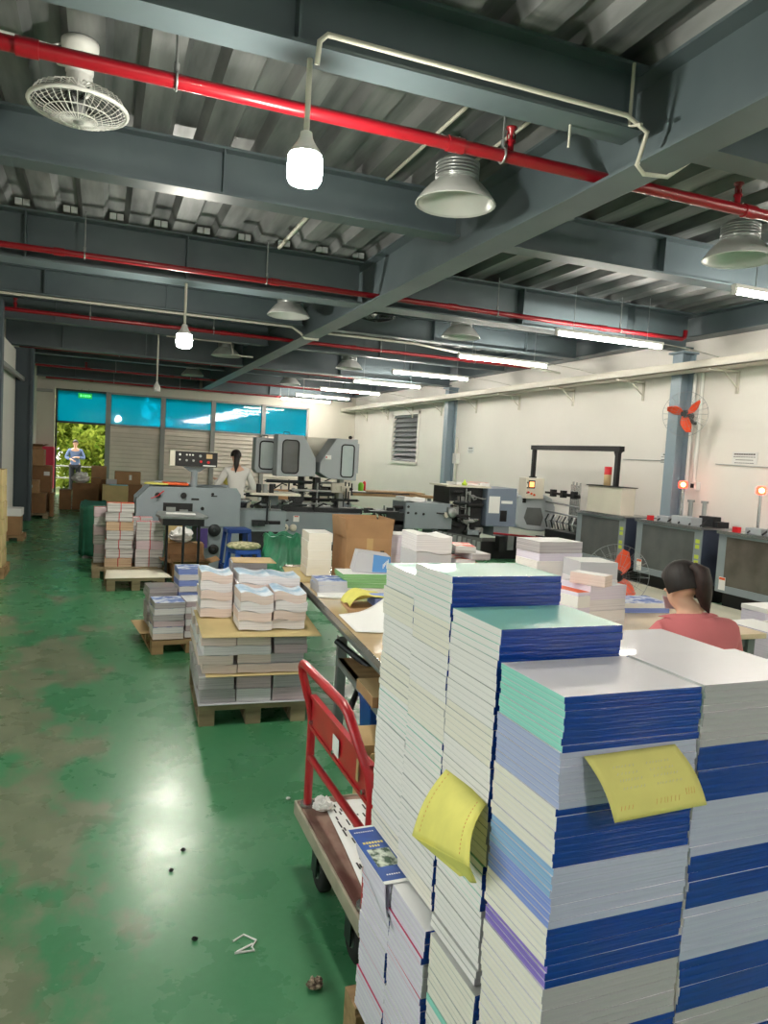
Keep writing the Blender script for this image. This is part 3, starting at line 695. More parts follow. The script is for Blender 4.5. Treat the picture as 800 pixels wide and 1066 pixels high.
LL = [(4, .0155, NV, 'cover_white', 'pages_lilac', 'white book with lilac edges'), (1, .0155, NV, 'cover_magenta', 'pages_lilac', 'magenta-lined book with lilac edges'), (5, .0155, GY, 'cover_white', 'pages_lilac', 'white book with lilac edges'), (1, .0155, NV, 'cover_magenta', 'pages_lilac', 'magenta-lined book with lilac edges'), (6, .0155, NV, 'cover_white', 'pages_lilac', 'white book with lilac edges')]
tower(.70, 1.428, .603, .15, LL+LL, LB, .198, 'near lilac stack', 'books of the lilac stack, nearer')
tower(.70, 1.634, .603, .15, LL[2:]+LL, LB, .19, 'far lilac stack', 'books of the lilac stack, farther')
t5 = [(5, .0125, GY, 'cover_mist', 'pages_white', 'pale grey-spined book'), (4, .0125, GY, 'cover_mist', 'pages_white', 'pale grey-spined book'), (7, .0146, NV, 'cover_mist', 'pages_white', 'navy-spined book'), (6, .0165, SV, 'cover_mist', 'pages_white', 'silver-spined book'), (6, .0166, NV, 'cover_mist', 'pages_white', 'navy-spined book'), (6, .0166, SV, 'cover_mist', 'pages_white', 'silver-spined book'), (6, .0166, NV, 'cover_mist', 'pages_white', 'navy-spined book'), (6, .0166, GY, 'cover_mist', 'pages_white', 'grey-spined book')]
z = tower(1.018, 1.008, 1.278, .60, t5, LB, WB_, 'right tower', 'books of the right-hand tower'); core.append((1.018, 1.008, z))
z = tower(1.028, 1.243, 1.266, 1.20, [(9, .0146, NV, 'cover_mist', 'pages_white', 'pale-covered navy-spined book')], LB, WB_, 'back right tower', 'books of the tower behind at right'); core.append((1.028, 1.243, z))
# the pallet they stand on, and the rest of the towers down to it
def pallet(loc, rz, w, d, h, m, label, nb=3, group=None, name='wooden_pallet', top=6):
    t = thing(name, label, 'pallet', loc, rz, group)
    t1, t2 = .018, .018
    for k in range(nb):
        x = (w-.09)*k/(nb-1)
        for j in range(3):
            y = (d-.1)*j/2
            bx(x, x+.09, y, y+.1, t2, h-2*t1).build('block', m, t)
        bx(x, x+.09, 0, d, 0, t2).build('bottom_board', m, t)
    for j in range(3): y = (d-.1)*j/2; bx(0, w, y, y+.1, h-2*t1, h-t1).build('stringer', m, t)
    for k in range(top):
        y = (d-.09)*k/(top-1); bx(0, w, y, y+.09, h-t1, h).build('top_board', m, t)
    return t
pallet((.69, .93, 0), 0, .80, .955, .148, 'wood', 'pale wooden pallet under the book towers in the foreground', 3)
b = MB()
def core_stack(x, y, z1, z0, L, Wd):
    zz = z0; k = 0
    while zz < z1-.004:
        t = min(.1, z1-.003-zz)
        b.box(x+.003, x+L-.003, y+.002, y+Wd-.003, zz, zz+t-.002, 3)
        b.box(x, x+L, y-.0, y+.002, zz, zz+t-.001, k % 2); b.box(x, x+L, y+.002, y+Wd, zz+t-.002, zz+t-.001, 2); zz += t; k += 1
for (x, y, z) in core: core_stack(x, y, z, .149, LB, WB_)
core_stack(1.06, 1.51, 1.0, .149, LB, .19)
o = b.build('book_pile', [NV, SV, 'cover_mist', 'pages_white']); tag(o, 'rest of the bound books, lowest in the foreground towers', 'books', None, 'stuff')
# slips tucked between the books
def slip(name, label, P, m, thick=.0008, marks=None, n=12, bulge=.0):
    """P: four corners a(top-left) b(top-right) c(bottom-right) d(bottom-left), with the sheet bowing out"""
    a, b2, c, d = [Vector(p) for p in P]
    nrm = (b2-a).cross(d-a).normalized()
    fn = lambda u, v: a.lerp(b2, u).lerp(d.lerp(c, u), v)+nrm*(bulge*math.sin(PI*v)+.004*math.sin(2*PI*u)*v)
    t = thing(name, label, 'paper', tuple(a))
    off = Matrix.Translation(-a)
    MB().grid(fn, n, n, 0, thick, off).build('sheet', m, t)
    return t, fn, nrm, a
t, fn, nrm, a0 = slip('yellow_slip', 'crumpled yellow slip sticking out of the lower mint-topped tower', [(.735, 1.42, .985), (.725, 1.235, .985), (.655, 1.16, .91), (.648, 1.405, .845)], 'paper_yellow', bulge=-.014)
slip('yellow_slip_fold', 'folded-down flap', [(.648, 1.405, .845), (.655, 1.16, .91), (.695, 1.20, .85), (.685, 1.25, .835)], 'paper_yellow')[0]
_s2 = bpy.context.scene.objects.get('yellow_slip_fold')
for c in [c for c in bpy.data.objects if c.parent == _s2]:
    c.name = 'fold'; c.location = Vector((.648, 1.405, .845))-a0; c.parent = t
bpy.data.objects.remove(_s2)
b = MB()
for u in (.1, .86):
    for k in range(14):
        p = fn(u, .08+k*.062)-a0; q = fn(u, .08+k*.062+.03)-a0
        for s in (1, -1): b.tube([p+nrm*.001*s, q+nrm*.001*s], .0006, 4)
b.build('stitched_line', 'ink_red', t)
t, fn, nrm, a0 = slip('yellow_note', 'pale yellow note hanging over the silver spines of the front tower', [(.765, .999, 1.173), (.955, .999, 1.178), (.985, .945, 1.09), (.79, .94, 1.085)], 'paper_note', bulge=-.012)
b = MB(); rg = random.Random(5)
def scrawl(u0, u1, v, h, mi):
    u = u0
    while u < u1:
        w = rg.uniform(.022, .04)
        p0 = fn(u, v)-a0; p1 = fn(u+w*.6, v-h)-a0; p2 = fn(u+w, v)-a0
        for s in (1, -1): b.tube([p0+nrm*.0012*s, p1+nrm*.0012*s], .0003, 4, mi)
        u += w*1.15
scrawl(.10, .26, .86, .06, 0); scrawl(.47, .72, .86, .08, 0); scrawl(.80, .90, .80, .10, 0)
for v in (.25, .36, .46, .58): scrawl(.2, .42, v, .035, 1); scrawl(.55, .8, v, .03, 1)
b.build('handwriting', ['ink_red', 'cover_line'], t)
# leaflet on the ledge of the lilac stack
zl = .6045
t = thing('blue_leaflet', 'blue and purple cover with a landscape picture lying flat by the cart handle', 'leaflet', (.68, 1.63, zl), R(1))
bx(-.0, .15, -.012, .272, 0, .0022).build('sheet', 'paper_white', t)
bx(.0, .078, .0, .262, .0022, .0026).build('blue_field', 'bin_blue' if False else mat('leaflet_blue', (38, 96, 186), .35, c2=(30, 70, 150), scale=(9, 9, 9)), t)
bx(.078, .108, .0, .262, .0022, .0026).build('purple_band', mat('leaflet_purple', (84, 62, 150), .35), t)
bx(.012, .074, .062, .148, .0026, .003).build('picture', mat('leaflet_picture', (214, 222, 206), .4, c2=(52, 84, 60), scale=(50, 40, 10), lo=.42, hi=.58), t)
b = MB()
for k in range(7): b.box(.014+k*.0085, .014+k*.0085+.006, .176, .186, .0026, .003, 0)
for k in range(4): b.box(.026+k*.008, .026+k*.008+.005, .159, .168, .0026, .003, 0)
for k in range(9): b.box(.01+k*.0065, .01+k*.0065+.004, .238, .243, .0026, .003, 1)
for k in range(6): b.box(.02+k*.0065, .02+k*.0065+.004, .022, .027, .0026, .003, 1)
b.build('lettering', [mat('title_yellow', (240, 222, 110), .5), 'paper_white'], t)
b = MB(); rg = random.Random(3)
for k in range(14): y = .02+k*.017; b.box(.115, .115+rg.uniform(.006, .02), y, y+rg.uniform(.003, .008), .0022, .0026)
b.build('side_print', 'ink', t)
o = MB().grid(lambda u, v: Vector((.694, 1.87, .604)).lerp(Vector((.694, 1.645, .604)), u).lerp(Vector((.692, 1.845, .56)).lerp(Vector((.690, 1.60, .50)), u), v)+Vector((-.004*math.sin(PI*v), 0, 0)), 10, 6, 0, .0008).build('loose_sheet', 'pages_lilac')
tag(o, 'loose white sheet drooping over the lilac stack edge below the leaflet', 'paper')
# ------------------------------------------------------------------ red hand cart
t = thing('platform_cart', 'red platform trolley with a scuffed wooden bed beside the towers', 'trolley', (.78, 2.02, 0))
bx(0, 1.05, 0, .79, .205, .248).build('bed', 'cart_bed', t, bevel=.006)
MB().box(-.012, 0, -.012, .802, .195, .252).box(1.05, 1.062, -.012, .802, .195, .252).box(-.012, 1.062, -.012, 0, .195, .252).box(-.012, 1.062, .79, .802, .195, .252).build('bed_rim', 'cart_rim', t, bevel=.005)
hp = [(.03, .75, .25), (.03, .75, .60), (.02, .752, .66), (-.012, .765, .78), (-.018, .76, .815), (-.02, .735, .832), (-.02, .70, .836), (-.02, .22, .842), (-.018, .17, .828), (0, .10, .74), (.02, .06, .67), (.03, .05, .60), (.03, .05, .25)]
MB().tube(hp, .0165, 14).build('push_handle', 'cart_red', t)
MB().cyl((.03, .75, .45), (.03, .05, .465), .014, 12).build('lower_bar', 'cart_red', t)
b = MB().box(.024, .034, .055, .745, .575, .70).box(.018, .04, .055, .745, .69, .704).box(.018, .04, .055, .745, .572, .584)
pn = b.build('handle_panel', 'cart_red', t)
for y in (.72, .42, .1): MB().cyl((.012, y, .60), (.024, y, .60), .008, 10).build('bolt', 'steel', pn)
bx(.0165, .0175, .36, .43, .60, .665, 0).build('sticker', 'label_white', pn, label='torn white sticker')
bx(.0165, .0175, .15, .17, .61, .68, 0).build('sticker', 'tape', pn, label='strip of brown tape')
for y in (.75, .05): MB().cyl((.03, y, .248), (.03, y, .262), .03, 14).build('handle_socket', 'steel', t)
for (x, y) in ((.05, .57), (.05, .16), (.95, .57), (.95, .16)):
    w = MB().lathe([(.03, -.022), (.062, -.024), (.078, -.016), (.08, 0), (.078, .016), (.062, .024), (.03, .022)], 24, T=Matrix.Translation((x, y, .081)) @ Matrix.Rotation(PI/2, 4, 'Y')).build('wheel', 'rubber', t)
    MB().cyl((x-.024, y, .081), (x+.024, y, .081), .031, 14).build('hub', 'galv', w)
    MB().box(x-.036, x-.030, y-.03, y+.03, .07, .2).box(x+.030, x+.036, y-.03, y+.03, .07, .2).box(x-.05, x+.05, y-.05, y+.05, .198, .206).build('caster_fork', 'dark_metal', t)
# things on the cart bed
o = MB().grid(lambda u, v: (.835+.30*u+.05*v, 2.06+.70*v, .2505+.006*math.sin(5*u+3*v)**2), 10, 12, 0, .0008)
s = thing('newsprint_sheet', 'large printed white sheet spread on the trolley bed', 'paper', (.825, 2.06, .2505))
o = MB().grid(lambda u, v: (.30*u+.05*v, .70*v, .0015+.006*math.sin(5*u+3*v)**2), 10, 12, 0, .0008).build('sheet', 'paper_white', s)
b = MB(); rg = random.Random(12)
for k in range(60):
    u = rg.uniform(.05, .8); v = rg.uniform(.05, .95); w = rg.uniform(.01, .05)
    zz = .0015+.006*math.sin(5*u+3*v)**2+.0016
    b.box(.30*u+.05*v, .30*u+.05*v+.006, .70*v, .70*v+w, zz, zz+.0006)
b.build('print', 'ink', s)
def crumple(name, loc, r, m, label, cat, sd, parts=None):
    rg = random.Random(sd); b = MB().ell((0, 0, r*.6), (r, r*.8, r*.6), 18, 12)
    b.v = [tuple(Vector(p)*(1+rg.uniform(-.22, .2))) for p in b.v]; zmin = min(p[2] for p in b.v)
    b.v = [(p[0], p[1], p[2]-zmin) for p in b.v]; b.sm = [False]*len(b.sm)
    o = b.build(name, m, None, loc); tag(o, label, cat); return o
crumple('crumpled_tissue', (.855, 2.71, .251), .042, 'paper_white', 'crumpled white tissue by the trolley handle socket', 'tissue', 3)
crumple('bead', (.885, 2.765, .251), .014, 'cabinet_red', 'tiny dark red bead beside the crumpled tissue', 'bead', 5)
# bits on the floor
o = MB().tube([(.46, 2.375, .004), (.50, 2.40, .004), (.535, 2.36, .004), (.515, 2.33, .004), (.52, 2.31, .004), (.455, 2.315, .004), (.465, 2.32, .004), (.52, 2.345, .004)], .0035, 6).build('plastic_strap', 'paper_white'); tag(o, 'bent white plastic strap lying on the green floor', 'strap')
crumple('paper_scrap', (.665, 2.09, 0), .026, 'scrap', 'crumpled brown paper scrap on the floor near the towers', 'scrap', 9)
for (x, y, l) in [(.36, 3.0, 'dark speck of dirt on the floor, middle of the aisle'), (.30, 2.86, 'dark speck of dirt on the floor, nearer the viewpoint'), (.34, 2.42, 'dark fleck lying left of the white strap')]:
    crumple('floor_speck', (x, y, 0), .010, 'black', l, 'dirt', int(x*1000))
crumple('floor_speck', (.88, 3.34, 0), .010, 'paper_white', 'white paper fleck on the floor left of the trolley', 'dirt', 77)
# ------------------------------------------------------------------ folded print bundles on pallets
_pb = {}
def bundle_mesh(w, d, h, wave, side, top):
    k = (w, d, h, wave, side, top)
    if k in _pb: return _pb[k]
    b = MB(); n = 8
    zf = lambda u: wave*math.sin(2*PI*u*.9+.6)
    lo = lambda u, v: Vector((w*(u-.5), d*(v-.5), zf(u)))
    hi = lambda u, v: Vector((w*(u-.5), d*(v-.5), h+zf(u)*1.05))
    for i in range(n):
        u0, u1 = i/n, (i+1)/n
        a, c, e, f = lo(u0, 0), lo(u1, 0), lo(u1, 1), lo(u0, 1); A, C, E2, F = hi(u0, 0), hi(u1, 0), hi(u1, 1), hi(u0, 1)
        b.add([a, c, e, f], [(0, 3, 2, 1)], 0); b.add([A, C, E2, F], [(0, 1, 2, 3)], 1, True)
        b.add([a, c, C, A], [(0, 1, 2, 3)], 0); b.add([e, f, F, E2], [(0, 1, 2, 3)], 0)
    b.add([lo(0, 0), lo(0, 1), hi(0, 1), hi(0, 0)], [(0, 3, 2, 1)][::1], 0); b.add([lo(1, 0), lo(1, 1), hi(1, 1), hi(1, 0)], [(0, 1, 2, 3)], 0)
    zm = min(p[2] for p in b.v); b.v = [(p[0], p[1], p[2]-zm*0) for p in b.v]
    _pb[k] = b.mesh('print_bundle', [side, top]); return _pb[k]
def bundle(x, y, z, rz, w, d, h, wave, side, top, label, group, name='print_bundle'):
    o = bpy.data.objects.new(name, bundle_mesh(w, d, h, wave, side, top)); COL.objects.link(o)
    o.location = (x, y, z); o.rotation_euler = (0, 0, rz); tag(o, label, 'paper bundle', group); return o
def frame(ox, oy, rz):
    c, s = math.cos(rz), math.sin(rz)
    return lambda x, y: (ox+x*c-y*s, oy+x*s+y*c)
# --- the big middle pallet
RZ = R(-2.5); F = frame(.585, 4.37, RZ)
pallet(F(0, 0)+(0,), RZ, .64, .86, .13, 'wood_grey', 'wooden pallet under the tall pile of folded prints', 3, top=5)
SIDES = ['sig_white', 'sig_pink', 'sig_white', 'sig_grey', 'sig_rose']
rowname = ['front row', 'second row', 'back row']; colname = ['left', 'middle', 'right']
def sheet_flat(pts, z, m, label, name='cardboard_sheet', th=.004, cat='cardboard', bow=0.):
    a, b2, c, d = [Vector((p[0], p[1], z)) for p in pts]
    cen = (a+b2+c+d)/4
    fn = lambda u, v: a.lerp(b2, u).lerp(d.lerp(c, u), v)-cen+Vector((0, 0, th+bow*(abs(u-.5)*2)**3))
    o = MB().grid(fn, 8, 6, 0, th).build(name, m, None, tuple(cen)); tag(o, label, cat); return o
sheet_flat([F(-.01, -.02), F(.66, -.02), F(.65, .86), F(0, .86)], .1305, 'paper_grey', 'thin pale sheet lying on the pallet beneath the print pile', 'liner_sheet', .005)
for lay in range(2):
    z = .139+lay*.082
    for r in range(3):
        for c in range(3):
            if r == 1 and c == 1: continue
            p = F(.108+c*.212+rnd(-.006, .006)-(.02 if c == 0 else 0)*lay, .14+r*.285+rnd(-.008, .008))
            bundle(p[0], p[1], z, RZ+R(rnd(-2, 2)), .205, .275, .078, .001, ['sig_grey', 'sig_white', 'sig_rose'][(lay+c) % 3] if lay == 0 or c else 'sig_grey', 'sig_top_plain',
                   'flat print bundle, %s layer of the pile base, %s %s' % (['lowest', 'second'][lay], rowname[r], colname[c]), 'print bundles at the base of the tall pile')
sheet_flat([F(.03, -.035), F(.67, -.035), F(.66, .86), F(.02, .86)], .305, 'cardboard_yellow', 'lower cardboard sheet between the layers of the tall pile')
for lay in range(4):
    z = .315+lay*.0565
    for r in range(3):
        for c in range(3):
            if r == 1 and c == 1: continue
            p = F(.105+c*.212+rnd(-.008, .008)-.01*(lay % 2), .14+r*.285+rnd(-.008, .008))
            sd = ['sig_white', 'sig_pink'][(lay) % 2] if c < 2 else ['sig_rose', 'sig_grey'][lay % 2 if lay else 0]
            if lay == 0 : sd = 'sig_pink'
            bundle(p[0], p[1], z, RZ+R(rnd(-2.5, 2.5)), .202, .275, .053, .003 if c < 2 else .0008, sd, 'sig_top_plain',
                   'print bundle between the cardboard sheets, layer %s, %s %s' % (['one', 'two', 'three', 'four'][lay], rowname[r], colname[c]), 'print bundles in the middle of the tall pile')
sheet_flat([F(-.005, -.06), F(.70, -.075), F(.74, .62), F(.0, .70)], .548, 'cardboard_yellow', 'upper cardboard sheet under the wavy topmost print bundles', bow=.0)
def col_of(px, py, z0, n, h, wave, topm, nm, start=0, w=.20, d=.27, rz=0.):
    for k in range(n):
        p = F(px+rnd(-.005, .005), py+rnd(-.005, .005))
        bundle(p[0], p[1], z0+.005+k*(h+.002), RZ+rz+R(rnd(-2, 2)), w, d, h, wave*(.3+.7*k/(n-1)), ['sig_white', 'sig_pink'][(k+start) % 2], topm if k == n-1 else 'sig_top_plain',
               'wavy print bundle, %s from the bottom of the %s' % (['lowest' if k == 0 else ordinal(k+1)][0], nm), 'wavy print bundles on top of the tall pile')
col_of(.318, .19, .556, 4, .054, .014, 'sig_top', 'front left upper column')
col_of(.532, .21, .556, 4, .054, .014, 'sig_top', 'front right upper column')
col_of(.345, .50, .556, 5, .055, .009, 'sig_top', 'upper column behind on the left')
col_of(.555, .52, .556, 5, .052, .009, 'sig_top', 'upper column behind on the right')
col_of(.118, .56, .556, 5, .055, .014, 'sig_top', 'tall upper column at far left', 1)
# grey/red catalogues beside and behind the top of the pile
def mag_stack(px, py, z0, n, h, w, d, rz, side, topm, look, where, grp, fr=None, tie=False, name='magazine_bundle', wob=3):
    for k in range(n):
        p = (fr or (lambda x, y: (x, y)))(px+rnd(-.008, .008), py+rnd(-.008, .008))
        lab = '%s, %s of %s' % (look, ('topmost' if k == n-1 else 'lowest' if k == 0 else '%s from the bottom' % ordinal(k+1)), where)
        sd = side[k % len(side)] if isinstance(side, list) else side
        if not tie:
            o = bundle(p[0], p[1], z0+k*(h+.002), rz+R(rnd(-wob, wob)), w, d, h, 0, sd, topm, lab, grp, name)
        else:
            t = thing(name, lab, 'magazine bundle', (p[0], p[1], z0+k*(h+.004)), rz+R(rnd(-wob, wob)), grp)
            o = bpy.data.objects.new('paper_block', bundle_mesh(w, d, h, 0, sd, topm if k == n-1 or k % 2 == 0 else 'sig_top_plain')); COL.objects.link(o); o.parent = t
            e = .003
            MB().tube([(0, -d/2-e, -.001), (0, -d/2-e, h+e), (0, d/2+e, h+e), (0, d/2+e, -.001)], .0045, 6, closed=True).tube([(-w/2-e, 0, 0), (-w/2-e, 0, h+e), (w/2+e, 0, h+e), (w/2+e, 0, 0)], .0045, 6, closed=True).build('red_string', 'string_red', t)
mag_stack(.60, .78, .558, 4, .045, .20, .26, RZ, ['sig_grey'], 'cover_red_top', 'grey catalogue bundle', 'the stack at the pile\'s far right', 'catalogue bundles behind the pile', F)
mag_stack(.36, .80, .558, 5, .062, .24, .22, RZ, ['sig_grey', 'sig_white'], 'cover_blue_top', 'grey print bundle', 'the back stack under the cardboard lid', 'print bundles at the pile\'s back', F)
p = F(.36, .80)
sheet_flat([(p[0]-.12, p[1]-.14), (p[0]+.17, p[1]-.16), (p[0]+.18, p[1]+.1), (p[0]-.1, p[1]+.12)], .8795, 'cardboard_light', 'small cardboard sheet capping the back of the tall pile')
# --- the low pallet behind on the left
RZ2 = R(4); G = frame(.415, 5.98, RZ2)
pallet(G(0, 0)+(0,), RZ2, .62, .75, .11, 'wood', 'pale wooden pallet under the low print stack, left of the tall pile', 3, top=5)
sheet_flat([G(-.06, .25), G(.6, .25), G(.6, .75), G(-.08, .74)], .111, 'cardboard_light', 'cardboard liner poking out left of the low print stack')
nm = ['sig_grey', 'sig_white', 'sig_rose']
mag_stack(.125, .14, .119, 6, .047, .235, .27, RZ2, ['sig_pink', 'sig_white', 'sig_rose', 'sig_grey', 'sig_white', 'sig_grey'], 'cover_blue_top', 'print bundle', 'the low stack\'s front left column', 'print bundles of the low stack', G)
mag_stack(.36, .16, .119, 6, .047, .21, .27, RZ2, ['sig_white', 'sig_rose'], 'cover_white', 'print bundle', 'the low stack\'s front right column', 'print bundles of the low stack', G)
mag_stack(.37, .56, .119, 10, .047, .21, .27, RZ2, ['sig_white', 'pages_blue'], 'cover_blue_top', 'blue-white print bundle', 'the low stack\'s rear column', 'print bundles of the low stack', G)
mag_stack(.14, .58, .119, 7, .045, .23, .27, RZ2, ['sig_grey'], 'spine_grey', 'grey-topped print bundle', 'the low stack\'s rear left column', 'print bundles of the low stack', G)
# --- the empty pallet with a white sheet, and tied magazines behind it
pallet((.10, 8.66, 0), R(2), .62, .8, .145, 'wood_grey', 'weathered pallet covered with a cream sheet, in front of tied magazines', 3, top=5)
sheet_flat([(.08, 8.62), (.80, 8.68), (.72, 9.25), (.10, 9.2)], .146, 'paper_cream', 'cream paper sheet spread over the weathered pallet', 'paper_sheet', .004, 'paper')
pallet((-.06, 9.50, 0), R(1), .85, .68, .12, 'wood_grey', 'dark pallet beneath the tied magazine stacks', 3, top=5)
mg = 'magazine bundles tied with red string'
mag_stack(.24, 9.68, .125, 7, .108, .31, .25, 0, ['mag_colour', 'mag', 'mag', 'mag'], 'cover_orange_top', 'tied magazine bundle', 'the taller front stack', mg, None, True)
mag_stack(.60, 9.66, .125, 5, .108, .32, .25, 0, ['mag', 'mag', 'sig_rose', 'mag'], 'cover_white', 'tied magazine bundle', 'the shorter front stack beside the table', mg, None, True)
mag_stack(.10, 10.03, .125, 6, .112, .30, .25, 0, ['mag', 'sig_rose'], 'sig_top_plain', 'tied magazine bundle', 'the rear stack at left', mg, None, True)
mag_stack(.50, 10.03, .125, 5, .112, .30, .25, 0, ['mag'], 'sig_top_plain', 'tied magazine bundle', 'the rear stack at right', mg, None, True)
# green draped bale left of the magazines
b = MB(); rg = random.Random(2)
b.box(-.15, .17, -.5, .5, .0, .78)
o = MB().grid(lambda u, v: (-.16+.36*u, -.45+.9*v, .74+.03*math.sin(9*u+7*v)), 10, 14, 0, .004)
t = thing('draped_bale', 'waist-high bale under a dark green sheet, left of the tied magazines', 'bale', (-.06, 11.6, 0))
MB().box(-.14, .15, -.48, .48, 0, .72).build('bale', 'sig_grey', t)
def dr(u, v):
    s = 2*PI*u; k = 1+.05*math.sin(11*s)*v+.03*math.sin(5*s+3)
    rx, ry = .19*k, .54*k
    sq = lambda a: math.copysign(abs(a)**.45, a)
    return (rx*sq(math.cos(s)), ry*sq(math.sin(s)), .74-.70*v+.012*math.sin(7*s+8*v))
MB().grid(dr, 60, 10, 0, .003).add([dr(i/60, 0) for i in range(60)], [tuple(range(60))]).build('green_sheet', 'drape_green', t)
# ------------------------------------------------------------------ cartons
def carton(name, label, x0, x1, y0, y1, z0, h, m='cardboard', rz=0, open_=False, stick=None, group=None, tape=True):
    w, d = (x1-x0)/2, (y1-y0)/2
    t = thing(name, label, 'box', ((x0+x1)/2, (y0+y1)/2, z0), rz, group)
    th = .005
    if not open_:
        bx(-w, w, -d, d, 0, h).build('body', m, t, bevel=.006)
        if tape: MB().box(-w+.002, w-.002, -.03, .03, h, h+.0012).box(-w-.001, -w, -.03, .03, h*.65, h).box(w, w+.001, -.03, .03, h*.65, h).build('tape', 'tape', t)
    else:
        MB().box(-w, w, -d, -d+th, 0, h).box(-w, w, d-th, d, 0, h).box(-w, -w+th, -d+th, d-th, 0, h).box(w-th, w, -d+th, d-th, 0, h).box(-w+th, w-th, -d+th, d-th, 0, th).build('body', m, t)
        for (sx, sy) in ((1, 0), (-1, 0), (0, 1), (0, -1)):
            a = rnd(.5, 1.25) if open_ is True else open_
            L = min(w, d)*.85
            if sx: P = [(sx*w, -d, h), (sx*w, d, h), (sx*(w+L*math.cos(a)), d, h+L*math.sin(a)), (sx*(w+L*math.cos(a)), -d, h+L*math.sin(a))]
            else: P = [(-w, sy*d, h), (w, sy*d, h), (w, sy*(d+L*math.cos(a)), h+L*math.sin(a)), (-w, sy*(d+L*math.cos(a)), h+L*math.sin(a))]
            A = [Vector(p) for p in P]
            MB().grid(lambda u, v: A[0].lerp(A[1], u).lerp(A[3].lerp(A[2], u), v), 1, 1, 0, .004, smooth=False).build('flap', m, t)
    if stick:
        for (a, b2, c, e) in stick: bx(a*w, b2*w, -d-.0015, -d, c*h, e*h).build('label_sheet', 'label_white', t)
    return t
# left wall pile
lg = 'cartons piled by the left wall'
pallet((-1.70, 16.6, 0), 0, .72, .88, .1, 'wood_grey', 'low pallet under the carton pile by the left wall', 3, top=5)
carton('cardboard_box', 'large brown carton, bottom left of the pile by the left wall', -1.70, -1.385, 16.65, 17.3, .1, .36, 'cardboard')
carton('cardboard_box', 'dark brown carton, bottom right of the pile by the left wall', -1.375, -1.03, 16.7, 17.4, .1, .40, 'cardboard_dark')
carton('cardboard_box', 'brown carton with a white label in the middle of the left pile', -1.52, -1.17, 16.75, 17.15, .503, .26, 'cardboard', 0, False, [(-.1, .35, .45, .65)])
carton('cardboard_box', 'wide carton behind the labelled one in the left pile', -1.62, -.98, 17.5, 18.0, .0, 1.05, 'cardboard_dark', 0, False, [(.55, .9, .8, .88)])
carton('cardboard_box', 'carton near the top of the left pile with a pale label', -1.70, -1.12, 17.3, 17.9, 1.053, .34, 'cardboard', 0, False, [(-.75, -.4, .4, .62)])
carton('cardboard_box', 'open-flapped carton crowning the left pile', -1.52, -1.2, 17.4, 17.8, 1.397, .06, 'cardboard_dark', R(12), .35)
carton('cardboard_box', 'small grey-edged carton at the right foot of the left pile', -.97, -.90, 17.0, 17.4, .0, .5, 'cardboard_dark', 0)
pallet((-1.40, 12.9, 0), 0, .30, .5, .09, 'wood', 'tiny pallet under the white-lidded carton by the left wall', 2, top=4)
t = carton('cardboard_box', 'carton with a white lid standing on a tiny pallet at left', -1.37, -1.15, 12.95, 13.3, .09, .34, 'cardboard', tape=False)
bx(-.125, .125, -.19, .19, .30, .42).build('lid', 'paper_white', t, bevel=.01)
for k in range(6):
    carton('cardboard_box', 'yellowish carton in the stack at the left frame edge, %s' % ('topmost' if k == 5 else 'lowest' if k == 0 else '%s from the floor' % ordinal(k+1)), -1.56, -1.035+rnd(-.012, .012), 9.5, 9.95, .12+k*.189, .187, 'cardboard_yellow', 0, False, None, 'yellowish cartons at the left frame edge')
pallet((-1.6, 9.45, 0), 0, .6, .6, .12, 'wood', 'pallet under the yellowish carton stack at the left edge', 3, top=4)
t = thing('fire_hose_cabinet', 'tall red fire cabinet against the back wall beside the doorway', 'cabinet', (-1.42, 23.5, 0))
bx(-.17, .17, -.18, .18, .2, 1.4).build('body', 'cabinet_red', t, bevel=.008)
bx(-.15, .15, -.19, -.18, .23, 1.37).build('door', 'cabinet_red', t)
MB().box(-.12, -.1, -.20, -.19, .7, .85).build('handle', 'steel', t)
MB().box(-.15, -.1, -.15, .15, 0, .2).box(.1, .15, -.15, .15, 0, .2).build('foot', 'dark_metal', t)
# boxes at the back, before the doorway
carton('cardboard_box', 'small brown carton at the foot of the doorway, leftmost', -.88, -.62, 18.9, 19.3, 0, .46, 'cardboard_dark')
carton('cardboard_box', 'dark wide carton below the white bag before the doorway', -.60, -.03, 18.9, 19.4, 0, .62, 'cardboard_dark')
crumple('plastic_bag', (-.42, 19.1, .622), .20, 'paper_white', 'white plastic bag lying on the dark carton before the doorway', 'bag', 21)
carton('cardboard_box', 'brown carton with grey end on the dark carton before the doorway', -.2, .02, 18.95, 19.3, .622, .14, 'cardboard_dark')
carton('cardboard_box', 'lower carton of the pair standing against the louvres', -.2, .14, 19.8, 20.2, 0, .70, 'cardboard_dark')
carton('cardboard_box', 'light brown carton in front of the man\'s legs, on another', -.2, .15, 19.8, 20.2, .702, .32, 'cardboard')
carton('cardboard_box', 'tan carton behind the tied magazines with a cyan sheet on it', .06, .62, 18.2, 18.7, 0, .64, 'cardboard_yellow')
sheet_flat([(.2, 18.25), (.6, 18.2), (.62, 18.5), (.22, 18.55)], .643, mat('paper_cyan', (150, 214, 220), .5), 'cyan sheet on the tan carton behind the magazines', 'paper_sheet', .01, 'paper')
carton('cardboard_box', 'lower tall carton beneath the brown one by the louvres', .36, .98, 19.3, 19.8, 0, .62, 'cardboard_dark')
carton('cardboard_box', 'brown carton with a white label by the louvre boards', .34, .94, 19.3, 19.75, .622, .31, 'cardboard', 0, False, [(.1, .3, .35, .75)])
carton('cardboard_box', 'small grey carton behind the cyan-topped one', .15, .38, 19.0, 19.25, .0, .74, 'paper_grey')
